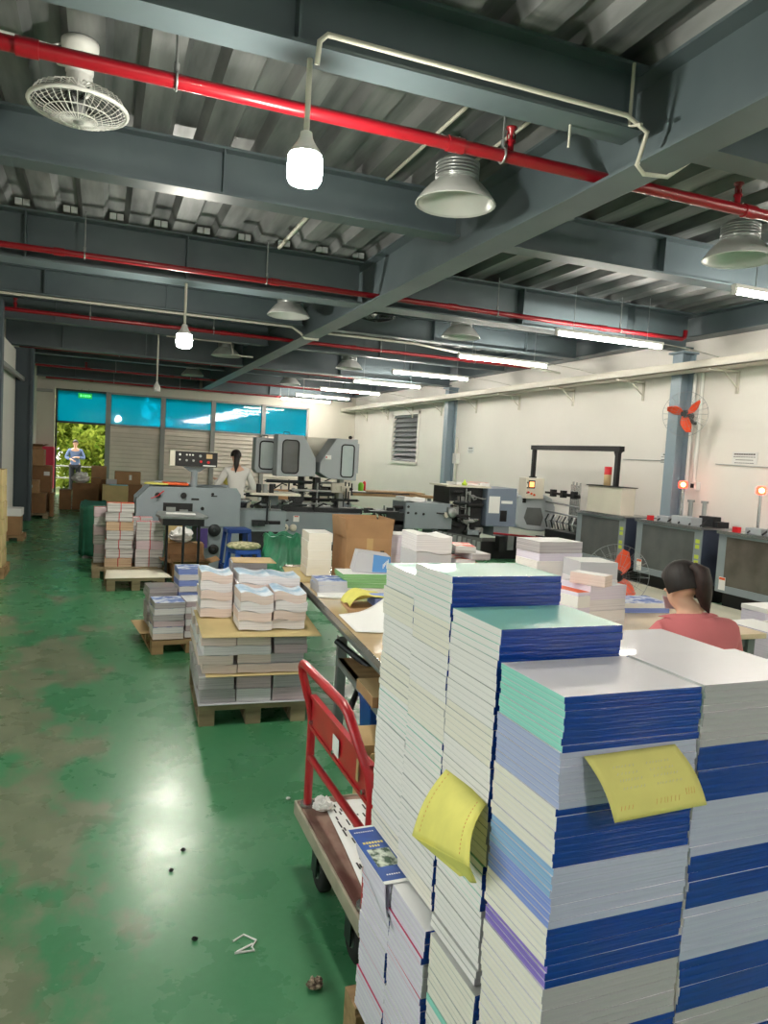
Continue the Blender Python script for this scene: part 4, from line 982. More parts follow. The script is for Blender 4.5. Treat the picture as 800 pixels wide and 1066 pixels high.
# ------------------------------------------------------------------ folding machine at the left with its console
def rbox(b, x0, x1, y0, y1, z0, z1, m=0): return b.box(x0, x1, y0, y1, z0, z1, m)
def knob(parent, p, r, d, m='black', name='knob', axis='y'):
    q = Vector(p); e = {'y': Vector((0, -d, 0)), 'x': Vector((-d, 0, 0)), 'z': Vector((0, 0, d))}[axis]
    return MB().cyl(q, q+e, r, 16, 0, r*.85).build(name, m, parent)
def rods(parent, x0, x1, y0, y1, z0, z1, n, sd, names=('roller', 'linkage', 'bracket', 'shaft')):
    """working parts of a machine: rollers and shafts across, links and brackets between"""
    rg = random.Random(sd); out = {}
    for k in range(n):
        kind = names[k % len(names)]; b = out.setdefault(kind, [])
        x = rg.uniform(x0, x1); y = rg.uniform(y0, y1); z = rg.uniform(z0, z1)
        w = (x1-x0); h = (z1-z0)
        q = MB()
        if kind == 'roller':
            l = rg.uniform(.2, .5)*w; r = rg.uniform(.016, .04); xa = rg.uniform(x0, x1-l); q.cyl((xa, y, z), (xa+l, y, z), r, 12).cyl((xa-.03, y, z), (xa+l+.03, y, z), r*.4, 8); mm = rg.choice(['dark_metal', 'steel', 'rubber', 'galv'])
        elif kind == 'shaft':
            l = rg.uniform(.4, .9)*h; za = rg.uniform(z0, z1-l*.9); q.cyl((x, y, za), (x, y, min(z1, za+l)), .014, 8).cyl((x, y, za), (x, y, za+.03), .03, 10); mm = rg.choice(['steel', 'galv', 'dark_metal'])
        elif kind == 'linkage':
            a = rg.uniform(-.9, .9); l = rg.uniform(.1, .28); q.tube([(x, y, z), (x+l*math.cos(a), y-.02, z+l*math.sin(a)), (x+l*1.5*math.cos(a), y-.02, z+l*.8*math.sin(a))], .012, 8).cyl((x, y-.03, z), (x, y+.03, z), .026, 12); mm = rg.choice(['dark_metal', 'galv', 'black'])
        else:
            a = rg.uniform(.04, .11); c = rg.uniform(.03, .10); q.box(x-a, x+a, y-.03, y+.03, z-c, z+c).cyl((x, y-.045, z), (x, y-.03, z), min(a, c)*.5, 10); mm = rg.choice(['machine_dark', 'machine_grey', 'galv', 'machine_beige', 'dark_metal'])
        q.build(kind, mm, parent)
t = thing('folding_machine', 'grey folding machine with levers, behind the small feed table at left', 'machine', (.45, 10.2, 0))
b = MB().prism([(.0, .60), (.0, .92), (.16, 1.09), (1.30, 1.11), (1.36, 1.02), (1.36, .58), (.72, .58), (.72, .68), (.33, .68), (.33, .60)], 'y', 0, .05)
b.prism([(.0, .60), (.0, .92), (.16, 1.09), (1.30, 1.11), (1.36, 1.02), (1.36, .58)], 'y', .75, .8).box(.02, 1.34, .05, .75, .62, .90).box(.2, 1.3, .05, .75, .9, 1.08)
b.build('housing', 'machine_grey', t, bevel=.004)
bx(.34, .72, -.012, .0, .69, .885).build('opening', 'black', t)
MB().box(.38, .50, -.03, -.012, .70, .83).box(.55, .66, -.03, -.012, .70, .80).cyl((.36, -.02, .74), (.70, -.02, .74), .014).build('inner_works', 'galv', t)
bx(.80, 1.36, .02, .7, 0, .58).build('base_cabinet', 'machine_grey', t, bevel=.006)
bx(.02, .10, .05, .7, 0, .6).build('leg', 'machine_grey', t)
knob(t, (.27, 0, .98), .04, .05); knob(t, (.60, 0, .99), .04, .04); knob(t, (.98, 0, 1.02), .02, .02); knob(t, (.85, 0, .82), .025, .02)
MB().box(.70, .80, -.008, 0, .93, .955).box(.96, 1.04, -.008, 0, .985, 1.0).build('slot', 'black', t)
MB().tube([(.27, -.05, .98), (.31, -.06, 1.02), (.34, -.06, 1.045)], .007).tube([(.27, -.05, .98), (.22, -.06, .955), (.18, -.06, .94)], .005).build('lever', 'red_plastic', t)
MB().lathe([(.02, 0), (.075, .0), (.085, .015), (.075, .03), (.02, .03)], 24, T=Matrix.Translation((1.02, -.005, .53)) @ Matrix.Rotation(PI/2, 4, 'X')).build('handwheel', 'dark_metal', t)
MB().lathe([(.02, 0), (.06, .0), (.07, .015), (.06, .03), (.02, .03)], 24, T=Matrix.Translation((1.02, .01, .27)) @ Matrix.Rotation(PI/2, 4, 'X')).build('handwheel', 'black', t)
p = MB().cyl((.76, .3, 1.08), (.76, .3, 1.32), .045, 14).prism([(.60, 1.37), (.92, 1.37), (.82, 1.30), (.70, 1.30)], 'y', .26, .34).build('console_post', 'machine_grey', t)
c = MB().box(.42, 1.05, .2, .36, 1.37, 1.58).build('console', 'machine_beige', t, bevel=.006)
MB().box(.49, 1.05, .19, .2, 1.375, 1.575).build('console_panel', 'black', c)
for k, (x, z, m, r) in enumerate([(.55, 1.53, 'label_white', .016), (.64, 1.53, 'label_white', .012), (.68, 1.53, 'label_white', .012), (.72, 1.53, 'label_white', .012), (.82, 1.52, 'alu', .018), (.55, 1.46, 'label_white', .012), (.64, 1.455, 'alu', .015), (.73, 1.455, 'alu', .015), (.83, 1.445, 'red_plastic', .018), (.93, 1.44, 'red_plastic', .02)]):
    MB().cyl((x, .19, z), (x, .178, z), r, 12).build('button', m, c)
bx(.90, .98, .182, .19, 1.49, 1.55).build('display', 'cardboard_light', c); bx(.86, 1.03, .184, .19, 1.385, 1.40).build('nameplate', 'label_white', c)
rods(t, 1.3, 2.1, .1, .6, .55, 1.05, 14, 41)
bx(1.36, 2.05, .2, .6, .50, .80).build('delivery_unit', 'machine_grey', t, bevel=.005)
bx(1.45, 1.95, .22, .58, .0, .5).build('delivery_base', 'machine_dark', t)
MB().box(1.5, 2.2, .0, .6, 1.03, 1.06).build('delivery_tray', 'machine_beige', t)
for k in range(3): MB().cyl((1.62+k*.09, .1, 1.06), (1.62+k*.09, .1, 1.18), .035, 12).build('tensioner', ['dark_metal', 'galv', 'black'][k], t)
o = sheet_flat([(.55, 10.35), (.85, 10.3), (.9, 10.6), (.6, 10.65)], 1.112, 'paper_yellow', 'yellow sheet on the folding machine', 'paper_sheet', .02, 'paper')
o = sheet_flat([(.80, 10.35), (1.12, 10.32), (1.12, 10.62), (.8, 10.65)], 1.113, 'label_orange', 'orange printed sheets on the folding machine', 'paper_sheet', .03, 'paper')
o = sheet_flat([(.70, 10.7), (1.25, 10.7), (1.25, 10.95), (.72, 10.95)], 1.11, 'paper_grey', 'grey sheets at the back of the folding machine', 'paper_sheet', .03, 'paper')
# feed table in front of it with cartons below
t = thing('feed_table', 'small grey steel table with one sheet on it, before the folding machine', 'table', (.66, 8.85, 0))
MB().prism([(.0, 0), (.50, 0), (.56, .12), (.50, .72), (.02, .72), (-.03, .3)], 'z', .80, .83).build('table_top', 'angle_iron', t, bevel=.004)
MB().box(.03, .50, .02, .7, .72, .80).build('apron', 'machine_dark', t)
for (x, y) in ((.27, .05), (.10, .25), (.47, .25)): MB().cyl((x, y, 0), (x, y, .72), .016, 10).build('leg', 'dark_metal', t)
o = bx(-.17, .17, -.1, .1, 0, .006).build('paper_sheet', 'paper_white', None, (.92, 9.2, .831), R(-4)); tag(o, 'white sheet lying on the small feed table', 'paper')
carton('cardboard_box', 'open carton on the floor under the feed table', .85, 1.28, 9.25, 9.6, 0, .22, 'cardboard', 0, .3)
carton('cardboard_box', 'brown carton resting above the open one under the feed table', .82, 1.28, 9.74, 10.0, 0, .40, 'cardboard')
crumple('plastic_bag', (1.0, 9.85, .402), .15, 'paper_white', 'white bag on the brown carton under the feed table', 'bag', 31)
carton('cardboard_box', 'small square carton uppermost under the feed table', .82, 1.06, 10.01, 10.18, 0, .64, 'cardboard_yellow')
o = bx(-.07, .07, -.02, .02, 0, .26).build('purple_cloth', mat('cloth_purple', (76, 62, 122), .9), None, (1.30, 10.12, .30)); tag(o, 'purple cloth hanging on the folding machine base', 'cloth')
# stools
def stool(loc, rz, m, label, cushion, h=.46):
    t = thing('plastic_stool', label, 'stool', loc, rz)
    MB().prism([(-.15, -.13), (-.13, -.15), (.13, -.15), (.15, -.13), (.15, .13), (.13, .15), (-.13, .15), (-.15, .13)], 'z', h-.05, h).build('seat', m, t, bevel=.008)
    for sx in (-1, 1):
        for sy in (-1, 1):
            T = None
            MB().add([(sx*.10, sy*.145, h-.05), (sx*.145, sy*.145, h-.05), (sx*.145, sy*.10, h-.05), (sx*.10, sy*.10, h-.05), (sx*.155, sy*.19, 0), (sx*.19, sy*.19, 0), (sx*.19, sy*.155, 0), (sx*.155, sy*.155, 0)],
                     [(0, 1, 2, 3), (7, 6, 5, 4), (0, 4, 5, 1), (1, 5, 6, 2), (2, 6, 7, 3), (3, 7, 4, 0)]).build('leg', m, t)
    MB().box(-.165, .165, -.168, -.15, .16, .20).box(-.165, .165, .15, .168, .16, .20).box(-.168, -.15, -.15, .15, .16, .20).box(.15, .168, -.15, .15, .16, .20).build('rung', m, t)
    if cushion:
        MB().lathe([(0, 0), (.15, 0), (.185, .015), (.19, .035), (.17, .055), (.1, .066), (0, .068)], 28).build('cushion', 'cushion', None, (loc[0], loc[1], h+.001))
        tag(bpy.data.objects['cushion'], 'worn round cushion on the nearer blue stool', 'cushion')
    return t
stool((1.53, 8.3, 0), R(14), 'stool_blue', 'bright blue plastic stool under a worn cushion', True, .54)
stool((1.62, 9.3, 0), R(4), 'stool_navy', 'darker blue plastic stool behind the cushioned one', False, .66)
# green bin bag
b = MB(); rg = random.Random(8)
def bag(u, v):
    a = 2*PI*u; k = 1+.10*math.sin(3*a+4*v)+.05*math.sin(8*a+2)+.035*math.sin(17*a-6*v)
    r = (.22+.06*math.sin(PI*min(1, v*1.2))-.02*v)*k
    return (r*math.cos(a), r*.85*math.sin(a), .70*v+.02*math.sin(6*a)*v)
t = thing('waste_sack', 'crinkled green plastic sack standing behind the white book stack', 'sack', (1.97, 8.3, 0.004))
MB().grid(bag, 72, 22, 0, .003).build('sack', 'bag_green', t)
MB().add([(.17*math.cos(2*PI*i/24), .15*math.sin(2*PI*i/24), .64+.03*math.sin(5*i)) for i in range(24)]+[(0, 0, .68)], [(i, (i+1) % 24, 24) for i in range(24)]).add([(.15*math.cos(2*PI*i/12), .13*math.sin(2*PI*i/12), .02) for i in range(12)], [tuple(range(12))[::-1]]).build('waste_paper', 'paper_grey', t)
MB().tube([tuple(Vector(bag(i/48, 1))+Vector((0, 0, -.004))) for i in range(48)], .008, 6, closed=True).build('hem', 'bag_green', t)
# ------------------------------------------------------------------ binding machine with hoods
t = thing('binding_machine', 'grey binding machine with two big windowed hoods before the back windows', 'machine', (2.45, 12.0, 0))
MB().box(.12, 1.75, 0, .8, .12, .66).build('base', 'machine_grey', t, bevel=.008)
MB().box(.2, 1.7, .06, .74, 0, .12).build('plinth', 'black', t)
for x in (.42, .56): MB().lathe([(0, .05), (.025, .05), (.05, .045), (.062, .02), (.058, 0)], 20, T=Matrix.Translation((x, 0, .40)) @ Matrix.Rotation(PI/2, 4, 'X')).build('dial', 'machine_beige', t); 
bx(.56, .66, -.004, 0, .50, .60).build('warning_label', 'label_white', t); bx(.575, .645, -.006, -.004, .58, .595).build('warning_strip', 'red_plastic', t)
knob(t, (.28, 0, .54), .02, .02, 'red_plastic', 'stop_button')
MB().box(.05, 1.8, .1, .75, .66, .74).build('bed', 'machine_dark', t)
rods(t, .05, 1.75, .05, .7, .72, 1.18, 46, 51)
for (x, w) in ((.72, .07), (.98, .10), (1.42, .08)): MB().box(x, x+w, .3, .45, .66, 1.24).build('column', ['dark_metal', 'machine_dark', 'galv'][int(w*100) % 3], t)
bx(.22, .46, .02, .2, .86, 1.02).build('carton_guard', 'cardboard', t)
def hood(parent, pts, y0, y1, wx0, wx1, wz0, wz1, glass, handle):
    h = MB().prism(pts, 'y', y0, y1).build('hood', 'machine_light', parent, bevel=.012)
    cx, cz, a, c = (wx0+wx1)/2, (wz0+wz1)/2, (wx1-wx0)/2, (wz1-wz0)/2
    r = min(a, c)*.45; path = []
    for (sx, sz, a0) in ((1, 1, 0), (-1, 1, 90), (-1, -1, 180), (1, -1, 270)):
        for k in range(5):
            an = R(a0+k*22.5); path.append((cx+sx*(a-r)+r*math.cos(an), y0-.004, cz+sz*(c-r)+r*math.sin(an)))
    MB().tube(path, .012, 8, closed=True).build('window_seal', 'black', h)
    MB().add(path, [tuple(range(len(path)))]).add([(p[0], p[1]+.004, p[2]) for p in path], [tuple(range(len(path)))[::-1]]).build('window_pane', glass, h)
    if handle: MB().tube([(handle-.05, (y0+y1)/2, pts[0][1]-.002), (handle-.05, (y0+y1)/2, pts[0][1]+.04), (handle+.05, (y0+y1)/2, pts[0][1]+.04), (handle+.05, (y0+y1)/2, pts[0][1]-.002)], .009, 8).build('handle', 'black', h)
    return h
M['pane_grey'] = mat('pane_grey', (92, 96, 98), .08, var=.3, scale=(3, 3, 3), coat=.6)
M['pane_pale'] = mat('pane_pale', (176, 190, 192), .08, var=.12, scale=(4, 4, 4), coat=.6)
hood(t, [(-.05, 1.86), (.42, 1.86), (.42, 1.27), (-.02, 1.27), (-.06, 1.33)], .32, .62, .02, .26, 1.34, 1.80, 'pane_pale', .12)
hood(t, [(.24, 1.93), (.68, 1.93), (.90, 1.55), (.90, 1.26), (.24, 1.24)], .0, .32, .33, .60, 1.30, 1.84, 'pane_grey', .42)
hood(t, [(1.24, 1.92), (1.62, 1.92), (1.62, 1.22), (1.12, 1.24), (.97, 1.33), (.97, 1.50)], .0, .5, 1.34, 1.56, 1.28, 1.82, 'pane_pale', None)
MB().box(1.62, 1.68, .1, .5, 1.35, 1.85).build('hood_side', 'machine_light', t); 
MB().lathe([(0, 0), (.03, .02), (.035, .05), (0, .07)], 14, c=(1.56, .25, 1.915)).build('cap', 'rubber', t)
MB().box(.86, 1.30, .5, .95, 1.55, 1.92).prism([(.86, 1.55), (1.30, 1.55), (1.06, 1.28), (1.0, 1.28)], 'y', .52, .93).build('hopper', 'cream', t)
MB().prism([(.88, 1.56), (1.28, 1.56), (1.02, 1.36), (.98, 1.36)], 'y', .49, .5).box(.93, .97, .42, .5, 1.2, 1.5).build('hopper_shade', 'machine_dark', t)
bx(1.06, 1.16, -.004, 0, 1.56, 1.63).build('maker_plate', 'label_white', t); bx(1.065, 1.085, -.006, -.004, 1.58, 1.61).build('plate_mark', 'red_plastic', t)
# yellow cloth on the machine by the woman in white
o = crumple('yellow_cloth', (1.99, 12.2, 1.05), .17, 'paper_yellow', 'yellow cloth heaped behind the woman in white', 'cloth', 14)
o.location.z = 1.045
b = MB().box(1.72, 2.30, 12.0, 12.5, .0, 1.04); o = b.build('paper_stand', 'machine_beige'); tag(o, 'beige stand carrying the yellow cloth behind the woman in white', 'stand')
# low benches and boards by the wall behind the carton
t = thing('work_bench', 'cluttered bench with boards on it under the louvre window', 'bench', (4.2, 13.2, 0))
MB().box(0, 1.9, 0, .7, .90, .95).build('bench_top', 'wood', t)
for x in (.03, 1.8):
    for y in (.03, .6): bx(x, x+.06, y, y+.06, 0, .9).build('leg', 'angle_iron', t)
bx(.1, 1.8, .05, .65, .4, .43).build('shelf', 'wood_grey', t)
for k, (x0, x1, y0, y1, z, m, l) in enumerate([(4.4, 5.6, 13.25, 13.8, .951, 'machine_dark', 'dark green board lying on the cluttered bench'), (4.75, 5.95, 13.3, 13.85, .972, 'wood', 'tan board lying over the dark one on the bench'), (4.25, 4.7, 13.25, 13.6, .972, 'paper_white', 'white sheets at the left end of the bench')]):
    o = bx(x0, x1, y0, y1, z, z+.018).build('board', m); tag(o, l, 'board')
crumple('plastic_bag', (4.35, 13.4, .99), .09, 'paper_cream', 'cream bag on the left end of the cluttered bench', 'bag', 44)
o = MB().lathe([(0, 0), (.05, 0), (.055, .12), (.03, .16), (0, .16)], 16).build('green_bottle', mat('lime', (120, 190, 40), .4), None, (4.45, 13.0, .62)); 
o.location = (4.62, 13.32, .99); tag(o, 'lime green tub on the cluttered bench', 'tub')
o = MB().lathe([(0, 0), (.03, 0), (.03, .15), (.012, .18), (0, .18)], 14).build('red_bottle', 'red_plastic', None, (4.75, 13.5, .991)); tag(o, 'slim red bottle beside the lime tub', 'bottle')
# ------------------------------------------------------------------ press line on the right
t = thing('paper_feeder', 'low grey feeder box with knobs and a handwheel, left of the dark press', 'machine', (4.72, 11.3, 0))
MB().box(0, .86, 0, .6, .50, .93).build('housing', 'machine_grey', t, bevel=.005)
MB().box(.1, .2, .1, .5, 0, .5).box(.55, .66, .1, .5, 0, .5).build('leg', 'machine_grey', t)
for (x, z) in ((.05, .86), (.05, .76), (.19, .755), (.33, .745)): knob(t, (x, 0, z), .022, .012, 'black', 'bolt')
knob(t, (.74, 0, .74), .05, .05, 'machine_beige', 'handwheel'); MB().cyl((.56, -.02, .77), (.70, -.03, .765), .012).build('crank', 'black', t)
MB().box(-.55, 0, .05, .5, .55, .62).box(-.6, -.1, .0, .5, .74, .77).box(-.3, .0, .05, .1, .35, .75).build('infeed_table', 'machine_dark', t)
rods(t, -.6, .1, .05, .45, .45, .85, 18, 62)
o = bundle(4.9, 11.55, .946, R(8), .4, .3, .06, .012, 'paper_white', 'paper_white', 'loose white sheets heaped on the feeder box', 'sheets on the feeder box', 'paper_heap')
t = thing('printing_press', 'dark press unit with grey covers and a control box, before the blank wall', 'machine', (5.48, 11.3, 0))
MB().box(.05, .68, .05, .7, .10, 1.22).build('press_frame', 'machine_dark', t)
rods(t, .02, .66, -.06, .06, .45, 1.2, 30, 71)
bx(-.04, .80, -.02, .7, 1.22, 1.25).build('top_plate', 'machine_beige', t)
MB().lathe([(.02, 0), (.075, 0), (.085, .02), (.075, .04), (.02, .04)], 24, T=Matrix.Translation((.06, -.06, .78)) @ Matrix.Rotation(PI/2, 4, 'X')).build('handwheel', 'galv', t)
MB().prism([(.72, .57), (.72, 1.22), (1.30, 1.24), (1.30, .98), (1.48, .98), (1.48, .57)], 'y', -.05, .65).build('cover', 'machine_blue', t, bevel=.01)
bx(.76, .97, -.055, -.05, .80, 1.09).build('notice', 'label_white', t); bx(1.0, 1.22, -.055, -.05, .97, 1.02).build('nameplate', 'label_white', t); bx(.99, 1.12, -.056, -.05, .66, .85).build('recess', 'black', t)
MB().box(.9, 1.2, -.02, .5, .40, .57).build('under_box', 'machine_grey', t)
cv = [(1.30, .62), (1.36, .56), (1.55, .52), (1.85, .50), (2.02, .54), (2.10, .66), (2.08, .95), (2.0, 1.1), (1.85, 1.15), (1.45, 1.15), (1.30, 1.10)]
MB().prism(cv, 'y', -.08, .6).build('curved_cover', 'machine_light', t, bevel=.03)
MB().prism([(1.45, .74), (1.52, .62), (1.80, .60), (1.84, .75), (1.78, .92), (1.5, .92)], 'y', -.085, -.075).build('inspection_pane', 'acrylic_dark', t)
c = MB().box(1.38, 1.74, -.2, .05, 1.08, 1.44).build('control_box', 'machine_beige', t, bevel=.008)
bx(1.42, 1.55, -.206, -.2, 1.26, 1.40).build('screen_bezel', 'black', c); bx(1.44, 1.53, -.210, -.206, 1.285, 1.375).build('screen', 'screen_orange', c)
for k, m in enumerate(['red_plastic', 'label_orange', 'label_orange']): knob(c, (1.43+k*.06, -.2, 1.19-k*.02), .02, .015, m, 'button')
for k in range(3): knob(c, (1.40, -.2, 1.36-k*.09), .012, .012, 'black', 'button')
MB().box(1.3, 2.05, .1, .16, .98, 1.06).box(1.4, 1.46, -.1, .0, 1.0, 1.08).build('bracket', 'black', t)
bx(.2, 2.0, .0, .6, .0, .30).build('undercarriage', 'black', t)
for k in range(9): MB().box(-.3+.09*k, -.24+.09*k, -.35, -.34, .20-.01*k, .50-.02*k).build('guard_bar', 'angle_iron', t)
MB().prism([(-.38, .18), (-.38, .52), (.5, .40), (.5, .08)], 'y', -.34, -.33).build('guard_plate', 'acrylic_dark', t)
for k in range(6): MB().box(.9+.16*k, 1.02+.16*k, -.25, -.1, .16+.03*(k % 3), .42+.02*(k % 2)).build('delivery_clamp', ['black', 'galv', 'machine_dark'][k % 3], t)
MB().tube([(.8, -.2, .47), (1.6, -.3, .42), (2.2, -.3, .36)], .018, 8).build('delivery_bar', 'pipe_red', t)
mag_i = [('label_orange', 'orange leaflets', .55), ('paper_white', 'white leaflets', .3), ('label_orange', 'orange and white leaflets', .72)]
for k, (m, l, x) in enumerate(mag_i):
    bundle(5.48+x, 11.6, 1.256, R(10*k), .24, .3, .03+.01*k, .004, 'paper_white', m, '%s lying on top of the dark press, %s of three' % (l, ordinal(k+1)), 'leaflets on the press', 'leaflet_pile')
o = MB().lathe([(0, 0), (.04, 0), (.05, .03), (.02, .06), (.008, .1), (0, .1)], 14).build('lime_cone', mat('lime_soft', (190, 220, 60), .5), None, (5.95, 11.42, 1.285)); tag(o, 'small lime green cone on top of the press', 'cone'); o.location = (5.80, 11.35, 1.2505)
t = thing('suction_frame', 'black goalpost frame standing above the press line by the wall', 'frame', (7.30, 9.26, 0))
MB().box(-.045, .045, -.06, 2.42, 1.94, 2.02).build('crossbar', 'black', t, bevel=.006)
MB().box(-.03, .03, 2.32, 2.39, 1.44, 1.94).box(-.045, .045, 2.30, 2.41, 1.40, 1.46).build('post', 'black', t); MB().box(-.03, .03, -.01, .06, 1.413, 1.94).prism([(-.05, 1.94), (.1, 1.94), (.06, 1.86)], 'x', -.028, .028).build('post', 'black', t)
t = thing('gathering_unit', 'beige cabinet carrying the end of the black frame', 'machine', (7.15, 8.95, 0))
MB().box(.08, .34, .10, .92, .988, 1.40).build('cabinet', 'machine_beige', t, bevel=.01); MB().box(.06, .36, .08, .94, 1.40, 1.412).build('lid', 'machine_dark', t); pass
o = MB().lathe([(0, 0), (.055, 0), (.055, .17), (.03, .2), (0, .2)], 16).lathe([(.058, .17), (.058, .29), (0, .29)], 16, 1).build('spray_can', ['cardboard_light', 'red_plastic'], None, (7.32, 9.52, 1.413)); tag(o, 'red-capped can standing on the beige cabinet', 'can')
t = thing('gripper_rig', 'tangle of gripper rods and rails between control box and stitchers', 'machine', (7.22, 10.08, 0))
MB().box(.0, .55, .0, .9, .0, .58).build('base', 'machine_dark', t)
for k in range(6): MB().cyl((.05+.08*k, .05+.16*k, .58), (.05+.08*k, .05+.16*k, 1.42-.05*(k % 2)), .018, 8).build('rod', 'steel', t)
for z in (.72, .86, 1.02, 1.18): MB().cyl((.02, .0, z), (.02, .95, z+.03), .016, 8).build('rail', 'rail_steel' if z != 1.18 else 'black', t)
for k in range(10): MB().tube([(.0, .08+.085*k, .62), (-.06, .05+.085*k, .74), (.02, .09+.085*k, .84)], .014, 6).build('gripper', ['galv', 'dark_metal'][k % 2], t)
bx(-.02, .03, .0, .95, 1.19, 1.225).build('beam', 'black', t)
for k in range(3): MB().box(-.04, .05, .1+.3*k, .17+.3*k, 1.15, 1.27).build('clamp', 'machine_dark', t)
# stitching units
def stitcher(y0, y1, label, brown, heads):
    t = thing('stitching_unit', label, 'machine', (7.2, y0, 0), 0, None)
    Ln = y1-y0
    MB().box(.02, .60, .02, Ln-.02, .23, .96).build('body', 'machine_navy', t, bevel=.006)
    MB().box(.0, .02, 0, Ln, .23, .32).box(.0, .02, 0, .13, .32, .92).box(.0, .02, Ln-.12, Ln, .32, .92).box(.0, .02, 0, Ln, .92, .96).build('front_frame', 'machine_grey', t, bevel=.003)
    bx(.004, .016, .13, Ln-.12, .32, .92).build('front_pane', 'acrylic_brown' if brown else 'acrylic_dark', t)
    MB().box(-.03, .62, -.01, Ln+.01, .962, .985).box(-.035, -.03, -.01, Ln+.01, .95, .99).build('top_lip', 'steel', t)
    MB().box(.06, .56, .08, Ln-.08, 0, .23).build('plinth', 'black', t)
    for k, z in enumerate((.78, .71, .58, .51)): bx(-.003, .0, .03, .10, z, z+.05).build('caution_label', 'label_yellow', t)
    s = bx(-.003, .0, Ln-.16, Ln-.06, .26, .42).build('warning_sticker', 'label_white', t); bx(-.005, -.003, Ln-.155, Ln-.065, .385, .415).build('warning_strip', 'label_orange', s)
    if not heads: return t
    MB().box(.1, .3, Ln*.25, Ln*.55, .985, 1.09).box(.12, .24, Ln*.62, Ln*.8, .985, 1.06).build('stitch_head', 'machine_light', t, bevel=.01)
    MB().box(.28, .42, Ln*.1, Ln*.3, .985, 1.12).box(.3, .5, Ln*.05, Ln*.16, .985, 1.06).build('drive_box', 'machine_dark', t, bevel=.006)
    for k in range(2):
        q = Ln*(.35+.2*k); MB().cyl((.42, q, .985), (.42, q, 1.28), .03, 10).cyl((.42, q, 1.28), (.42, q, 1.31), .05, 10).build('wire_spool', 'galv', t)
    MB().box(.06, .12, Ln*.84, Ln*.9, .985, 1.05).build('switch', 'red_plastic', t)
    for k in range(5): MB().cyl((.08, Ln*(.1+.16*k), 1.0), (.2, Ln*(.12+.16*k), 1.05), .012, 8).build('feed_arm', 'dark_metal', t)
    return t
stitcher(5.75, 7.10, 'stitching unit with a brownish pane, nearest in the row at right', True, True)
stitcher(7.38, 8.62, 'middle stitching unit of the row along the right wall', False, True)
stitcher(8.88, 10.05, 'farthest stitching unit, behind the orange floor fan', False, False)
t = thing('foot_platform', 'low pale platform along the foot of the stitching units', 'platform', (5.95, 5.2, 0))
bx(0, 1.18, 0, 4.9, .03, .09).build('deck_board', 'platform_pale', t, bevel=.006)
for k in range(6): bx(.05, 1.13, .1+.92*k, .2+.92*k, 0, .03).build('batten', 'wood_grey', t)
def beacon(x, y, z0, z1, label):
    t = thing('warning_beacon', label, 'light', (x, y, 0))
    MB().cyl((0, 0, z0), (0, 0, z1), .018, 10).cyl((0, 0, z0), (0, 0, z0+.012), .05, 14).build('post', 'steel', t)
    MB().lathe([(0, -.0), (.05, 0), (.06, .02), (.06, .08), (.045, .10), (0, .105)], 18, c=(0, 0, z1)).build('lens', 'beacon', t)
    MB().ell((-.03, -.035, z1+.05), (.034, .034, .034), 12, 8).build('lamp', 'beacon_core', t)
beacon(7.6, 8.22, .986, 1.46, 'red glowing beacon by the blue-grey column'); beacon(7.6, 6.9, .986, 1.46, 'red glowing beacon nearest the right frame edge')
# socket box and pipes on the column
t = thing('wall_socket_box', 'white switch box on the wall beside the near column', 'switch box', (7.88, 8.28, 1.5)); bx(-.06, .02, -.07, .07, -.06, .06).build('box', 'white_plastic', t, bevel=.006); bx(-.065, -.06, -.03, .03, -.03, .03).build('switch', 'black', t)
t = thing('wall_socket_box', 'white fuse box on the wall left of the far column', 'switch box', (7.86, 15.9, 1.72)); bx(-.05, .04, -.1, .1, -.12, .12).build('box', 'white_plastic', t, bevel=.006); MB().cyl((0, 0, -.9), (0, 0, -.12), .02).cyl((0, .0, .12), (0, 0, .5), .02).build('pipe', 'cream', t)
# orange wall fan on the near column
def fan_guard(r, dpt, n, wire, rings):
    b = MB(); b.tube([(r*math.cos(a*PI/24), 0, r*math.sin(a*PI/24)) for a in range(48)], wire*1.8, 8, closed=True)
    for s in (-1, 1):
        for q in rings: b.tube([(r*q*math.cos(a*PI/18), s*dpt*(1-q*q*.8), r*q*math.sin(a*PI/18)) for a in range(36)], wire, 5, closed=True)
        for a in range(n):
            c, si = math.cos(2*PI*a/n), math.sin(2*PI*a/n)
            b.tube([(r*q*c, s*dpt*(1-q*q*(.8 if q < 1 else 1)), r*q*si) for q in (.14, .5, .8, 1)], wire, 4, caps=False)
    return b
def fan_blades(parent, r, n, m, a0, yy=0):
    for k in range(n):
        T = Matrix.Rotation(a0+k*2*PI/n, 4, 'Y')
        MB().grid(lambda u, v: (r*(.12+.80*u), yy+(v-.5)*.10*(1-.3*u), (v-.5)*r*(.18+.26*math.sin(PI*min(1, u*1.05)))+r*.16*u*u), 10, 5, 0, .004, T).build('blade', m, parent)
t = thing('wall_fan', 'orange-bladed fan mounted high on the near blue-grey column', 'fan', (7.40, 8.08, 2.47), R(-58))
fan_guard(.30, .07, 22, .0014, (.3, .6)).build('guard', 'rail_steel', t)
fan_blades(t, .27, 3, 'orange_plastic', R(-35))
MB().cyl((0, -.03, 0), (0, .05, 0), .05, 16).build('hub', 'dark_metal', t)
MB().cyl((0, .06, 0), (0, .24, -.01), .06, 16).build('motor', 'dark_metal', t)
MB().tube([(0, .2, -.03), (.0, .40, -.08), (.0, .56, -.08)], .03, 8).build('wall_arm', 'dark_metal', t)
